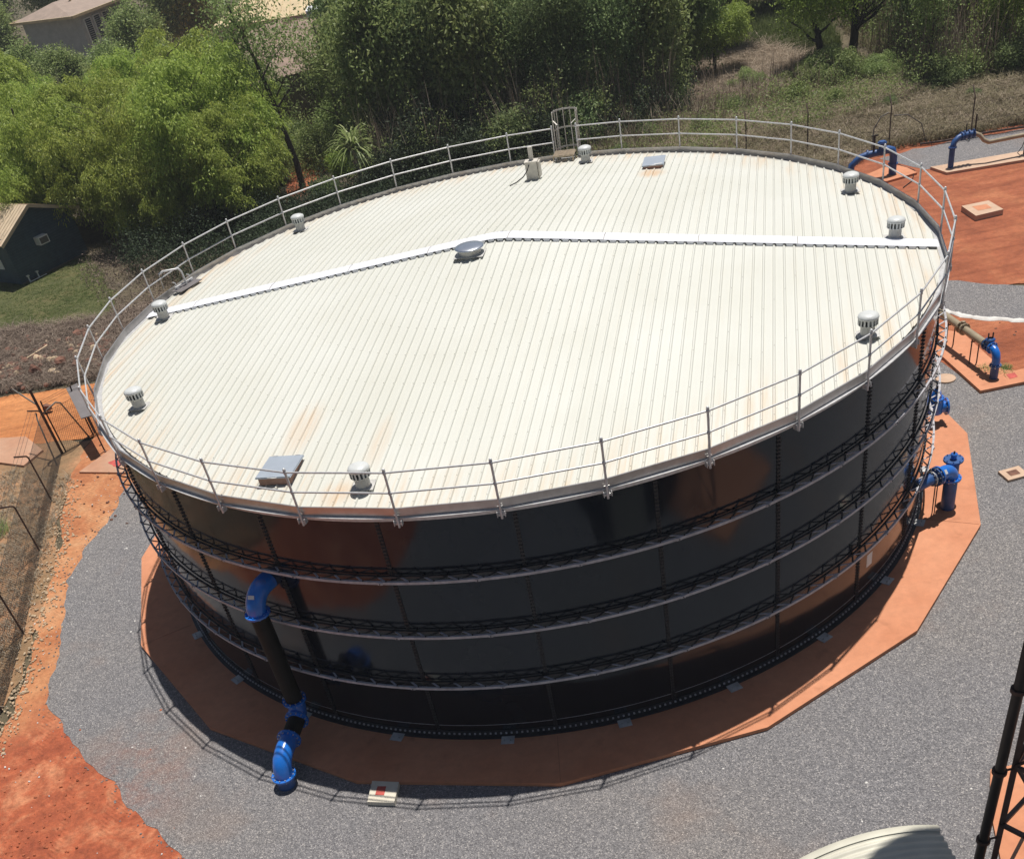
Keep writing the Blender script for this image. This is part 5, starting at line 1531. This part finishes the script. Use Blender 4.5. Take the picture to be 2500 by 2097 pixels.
tufts('dead_brush', [(-13.5, 15), (-18.3, 15.2), (-22, 15.6), (-30, 17), (-30, 23), (-24, 23.3), (-19, 22.6), (-13, 24)], 9000, .42, .014, L_BROWN, seed=9, label='tangled brown brush between the lawn and the dirt road', lean=1.5)
tufts('verge_grass', [(-16.4, 6.5), (-19, 8), (-26, 6), (-26, -14), (-16.5, -14), (-15.2, -6), (-15.8, 0)], 9000, .17, .011, L_DRY, z0=-.13, seed=10, label='dry olive grass outside the left fence', lean=1.3)
tufts('weeds', [(13.95, 1.9), (14.45, 2.1), (15.2, 1.9), (14.9, 1.3), (14.3, 1.65)], 150, .16, .010, L_MID, z0=-.1, seed=12, label='green weeds at the foot of the beige pipeline', lean=1.1)
tufts('verge_grass', [(-18.5, 1.5), (-17.8, 3.6), (-19.0, 4.2), (-20, 2.5)], 260, .35, .012, L_MID, z0=-.13, seed=13, label='green shoots outside the left fence', lean=1.2)

def thicket(name, poly, n, zmax, mat, seed, label, size=.17, wd=.07):
    rng = np.random.default_rng(seed)
    poly = np.array(poly); mn, mx = poly.min(0), poly.max(0)
    nc = n//14
    P = rng.uniform(mn, mx, (nc*3, 2))
    ins = np.zeros(len(P), bool); j = len(poly)-1
    for i in range(len(poly)):
        xi, yi = poly[i]; xj, yj = poly[j]
        ins ^= ((yi > P[:, 1]) != (yj > P[:, 1])) & (P[:, 0] < (xj-xi)*(P[:, 1]-yi)/(yj-yi+1e-12)+xi); j = i
    P = P[ins]
    hmap = .5+.5*np.sin(P[:, 0]*1.9+2*np.sin(P[:, 1]*.8+1))*np.cos(P[:, 1]*1.3+1.5*np.sin(P[:, 0]*.9))
    P = P[:nc]; hmap = hmap[:nc]
    z = rng.uniform(0, 1, len(P))**1.2*zmax*(.25+.75*hmap)
    C_ = np.c_[P, z]
    Q = C_[:, None, :]+rng.normal(0, .22, (len(P), 14, 3))
    Q = Q.reshape(-1, 3); Q[:, 2] = np.abs(Q[:, 2])-.1
    D = rng.normal(0, 1, Q.shape); D[:, 2] -= .3
    o = bpy.data.objects.new(name, quads_mesh(name, leaf_quads(rng, Q, D, size, wd, .2, 1.0), mat)); COL.objects.link(o)
    tag(o, label, None, None, 'stuff')
    return o
thicket('thicket_leaves', [(-6.5, 33.5), (6, 34), (12.5, 37), (13.2, 44), (13, 60), (-5, 60), (-7, 46)], 100000, 4.2, L_MID, 501, 'tangle of leafy undergrowth filling the dark wood behind the tank')
thicket('thicket_leaves', [(-5.5, 33), (8, 33.5), (12.5, 36), (13.2, 46), (13, 50), (-5.5, 44)], 50000, 3.0, L_SHADED, 502, 'leafy undergrowth coloured darker for shade at the foot of the wood behind the tank')
thicket('scrub_leaves', [(2, 25), (12, 25), (17, 29), (24, 33), (25, 38), (14, 38), (2, 34)], 30000, .9, L_OLIVE, 503, 'low olive scrub leaves on the bank behind the tank', .12, .05)
tufts('dead_brush', [(9, 29), (17, 29.5), (24, 32.5), (25, 37.5), (20, 38), (13, 37), (8, 35)], 4200, .75, .013, L_DRY, seed=514, label='pale dead stalks among the green scrub behind the tank', lean=.9)
tufts('thicket_stems', [(6, 30), (12.5, 33), (22, 36), (24, 39), (13, 42), (6, 37)], 900, 1.8, .016, L_BROWN, seed=515, label='thin bare saplings in the scrub behind the tank', lean=.4, per=3)
thicket('scrub_leaves', [(11.5, 30.5), (17, 29.5), (24, 32.5), (25, 37.5), (20, 38), (13, 37)], 20000, 1.5, L_MID, 509, 'sunlit green scrub between the dry brush heap and the grass bank', .14, .06)
thicket('scrub_leaves', [(6, 27), (12, 26), (14, 31), (12, 36), (5, 33)], 13000, 1.2, L_MID, 510, 'green scrub growing close behind the rear rim right of the ladder', .13, .055)
thicket('scrub_leaves', [(-12, 25), (2, 27), (6, 33), (-6, 34), (-14, 30)], 40000, 1.6, L_SHADED, 506, 'low scrub with shade painted into its leaf colour right behind the rear rim', .13, .055)
thicket('thicket_leaves', [(23.5, 32.5), (46, 34), (46, 58), (27, 58)], 90000, 3.6, L_MID, 504, 'leafy undergrowth of the slender thicket at the upper right')
thicket('thicket_leaves', [(-13.5, 40), (-7, 40.5), (-6.5, 47.5), (-14, 47.5)], 16000, 3.2, L_MID, 505, 'leafy scrub before the end wall of the long shed')
thicket('scrub_leaves', [(-19.5, 29), (-13, 22.5), (-4, 26), (-5, 34), (-12, 33), (-19, 33.5)], 46000, 2.4, L_SHADED, 507, 'leafy scrub coloured dark for shade between the bright trees and the left rear rim', .14, .055)
thicket('scrub_leaves', [(-22, 30.5), (-18, 22), (-13, 22), (-13, 31), (-21, 34)], 9000, .5, L_BROWN, 508, 'brown leaf litter and twigs on the shaded ground beside the lawn', .12, .05)
tufts('thicket_stems', [(-6.5, 34), (11, 36), (13, 42), (13, 60), (-6, 60)], 4600, 3.6, .020, L_BROWN, seed=511, label='pale thin stems standing in the dark wood', lean=.22, per=3)
tufts('thicket_stems', [(24, 33), (46, 34), (46, 60), (27, 60)], 4200, 3.4, .020, L_BROWN, seed=512, label='pale thin stems in the upper right thicket', lean=.25, per=3)

# stones
def stones(name, pts, r0, r1, mat, seed, label, z0=-.11):
    rd = random.Random(seed); m_ = MB()
    for (x, y) in pts:
        r = rd.uniform(r0, r1); n = 6
        ax = [rd.uniform(.6, 1.3) for _ in range(3)]; ph = rd.uniform(0, 6)
        vs = []; 
        for (ze, rr) in ((-.5, .7), (.1, 1.0), (.55, .6)):
            for j in range(n):
                a = 2*PI*j/n+ph
                q = rr*rd.uniform(.8, 1.15)
                vs.append((x+r*q*ax[0]*math.cos(a), y+r*q*ax[1]*math.sin(a), z0+r*.4+r*ze*ax[2]))
        vs.append((x, y, z0+r*.4+r*.75*ax[2]))
        fs = [(k*n+j, k*n+(j+1) % n, (k+1)*n+(j+1) % n, (k+1)*n+j) for k in range(2) for j in range(n)]+[(2*n+j, 2*n+(j+1) % n, 3*n) for j in range(n)]
        m_.add(vs, fs)
    o = m_.obj(name, mat); tag(o, label, None, None, 'stuff'); return o
rs_ = random.Random(8)
edge = [Vector(p) for p in ((-16.5, 6.2), (-15.8, 2.4), (-15.45, -.5), (-15.2, -2.8), (-15.0, -4.6), (-14.85, -6.8), (-15.0, -9), (-15.9, -12))]
sp = []
for i in range(len(edge)-1):
    L_ = (edge[i+1]-edge[i]).length
    for k in range(int(L_*48)):
        p = edge[i].lerp(edge[i+1], rs_.random()); sp.append((p.x+rs_.gauss(.10, .24), p.y+rs_.gauss(0, .1)))
stones('edge_stones', sp, .015, .052, STONE, 3, 'row of small pale stones along the left fence')
stones('scattered_stones', [(rs_.uniform(-14.5, -8), rs_.uniform(-13, 4)) for _ in range(40)]+[(-15.0+rs_.gauss(0, .8), rs_.uniform(-12, 8)) for _ in range(160)]+[(rs_.uniform(-8, 8), rs_.uniform(-16, -12.7)) for _ in range(20)], .012, .032, CLOTH, 5, 'small white stones scattered on gravel and soil')
stones('soil_clods', [(rs_.uniform(-16, -12.5), rs_.uniform(2, 9)) for _ in range(60)]+[(rs_.uniform(13, 17), rs_.uniform(2, 5)) for _ in range(14)], .02, .06, ROCKR, 6, 'dark clods lying on the red soil')
def boulder(x, y, r, mat, seed, label):
    rng = np.random.default_rng(seed); m_ = MB(); n, k = 12, 7
    axs = rng.uniform(.65, 1.25, 3); dirs = rng.normal(0, 1, (9, 3)); dirs /= np.linalg.norm(dirs, axis=1)[:, None]; cut = rng.uniform(.55, .95, 9)
    def pt(th, ph):
        d = np.array([math.sin(th)*math.cos(ph), math.sin(th)*math.sin(ph), math.cos(th)])
        q = 1.0
        for dd, c_ in zip(dirs, cut):
            dp = float(d @ dd)
            if dp > c_*.8: q = min(q, c_*.8/dp+.04)
        q += rng.uniform(-.035, .035)
        return tuple(np.array([x, y, r*.25])+d*q*r*axs)
    vs = [pt(PI*(i+.5)/k, 2*PI*j/n) for i in range(k) for j in range(n)]
    fs = [(i*n+j, (i+1)*n+j, (i+1)*n+(j+1) % n, i*n+(j+1) % n) for i in range(k-1) for j in range(n)]
    m_.add(vs, fs); m_.add(vs[:n], [tuple(range(n))])
    o = m_.obj('boulder', mat); tag(o, label, 'boulder', 'boulders in the rubble heap left of the tank'); return o
rk = random.Random(44)
for nm, mt, cnt, sd in (('rubble', ROCKR, 300, 61), ('rubble', STONE, 60, 62)):
    stones(nm, [(rk.uniform(-25, -14.5), 18.0+rk.gauss(0, 1.4)) for _ in range(cnt)], .04, .19, mt, sd, 'broken red rubble strewn through the brown brush' if mt is ROCKR else 'pale broken stones strewn through the brown brush', .02)
ep = []
for (a_, b_) in zip(G_LEFT[:-2], G_LEFT[1:-1]):
    a_, b_ = Vector(a_), Vector(b_)
    for k in range(int((b_-a_).length*14)):
        p = a_.lerp(b_, rk.random()); ep.append((p.x+rk.gauss(-.05, .16), p.y+rk.gauss(0, .16)))
stones('edge_pebbles', ep, .012, .034, simple('loose_gravel', (0.22, 0.20, 0.19), 0.9, 0.0, 0.4, 9), 63, 'loose grey pebbles spilling from the gravel over the red soil', -.115)
stones('soil_clods', [(rk.gauss(-13.2, 1.1), rk.gauss(-12.6, 2.2)) for _ in range(330)], .012, .04, simple('clod_red', (0.40, 0.12, 0.055), 0.95, 0.0, 0.3, 9), 64, 'small red clods over soil and gravel at the lower left', -.112)
for i, (x, y, r, m_, lb) in enumerate([(-19.5, 17.2, .38, ROCKR, 'large dark red boulder in the brown brush, rightmost'), (-20.6, 16.8, .30, ROCKR, 'red boulder lying at the front of the rubble'), (-21.6, 17.4, .34, ROCKR, 'red boulder second from the left in the rubble'), (-22.6, 17.0, .42, ROCKR, 'big red boulder at the left end of the rubble'), (-20.9, 18.2, .26, STONE, 'pale boulder behind the red ones'), (-18.3, 18.4, .28, ROCKR, 'lone red boulder nearest the tank handrail'), (-19.6, 20.6, .30, ROCKR, 'red boulder at the lawn edge'), (-19.0, 12.7, .22, ROCKR, 'small red boulder on top of the fence brace side of the road')]):
    boulder(x, y, r*1.05, m_, 20+i, lb)
pl = MB(); pl.bar((-21.5, 18.3, .15), (-20.7, 19.4, .22), .10, .03); tag(pl.obj('plank', STONE), 'pale broken plank lying on the brown brush', 'plank')

# ------------------------------------------------------------------ thin haze added to lift the darks of the far trees
hz = MB(); hz.box((0, 60, 14), (340, 300, 34))
hm = bpy.data.materials.new('added_haze'); hm.use_nodes = True
ht = hm.node_tree; ht.nodes.clear()
pv = ht.nodes.new('ShaderNodeVolumePrincipled'); pv.inputs['Density'].default_value = 0.00042; pv.inputs['Color'].default_value = (0.92, 0.95, 1.0, 1)
ho = ht.nodes.new('ShaderNodeOutputMaterial'); ht.links.new(pv.outputs[0], ho.inputs['Volume'])
hb = hz.obj('haze', hm); hb['kind'] = 'stuff'; hb['label'] = 'thin milky haze added to lift the dark tones of the far trees'
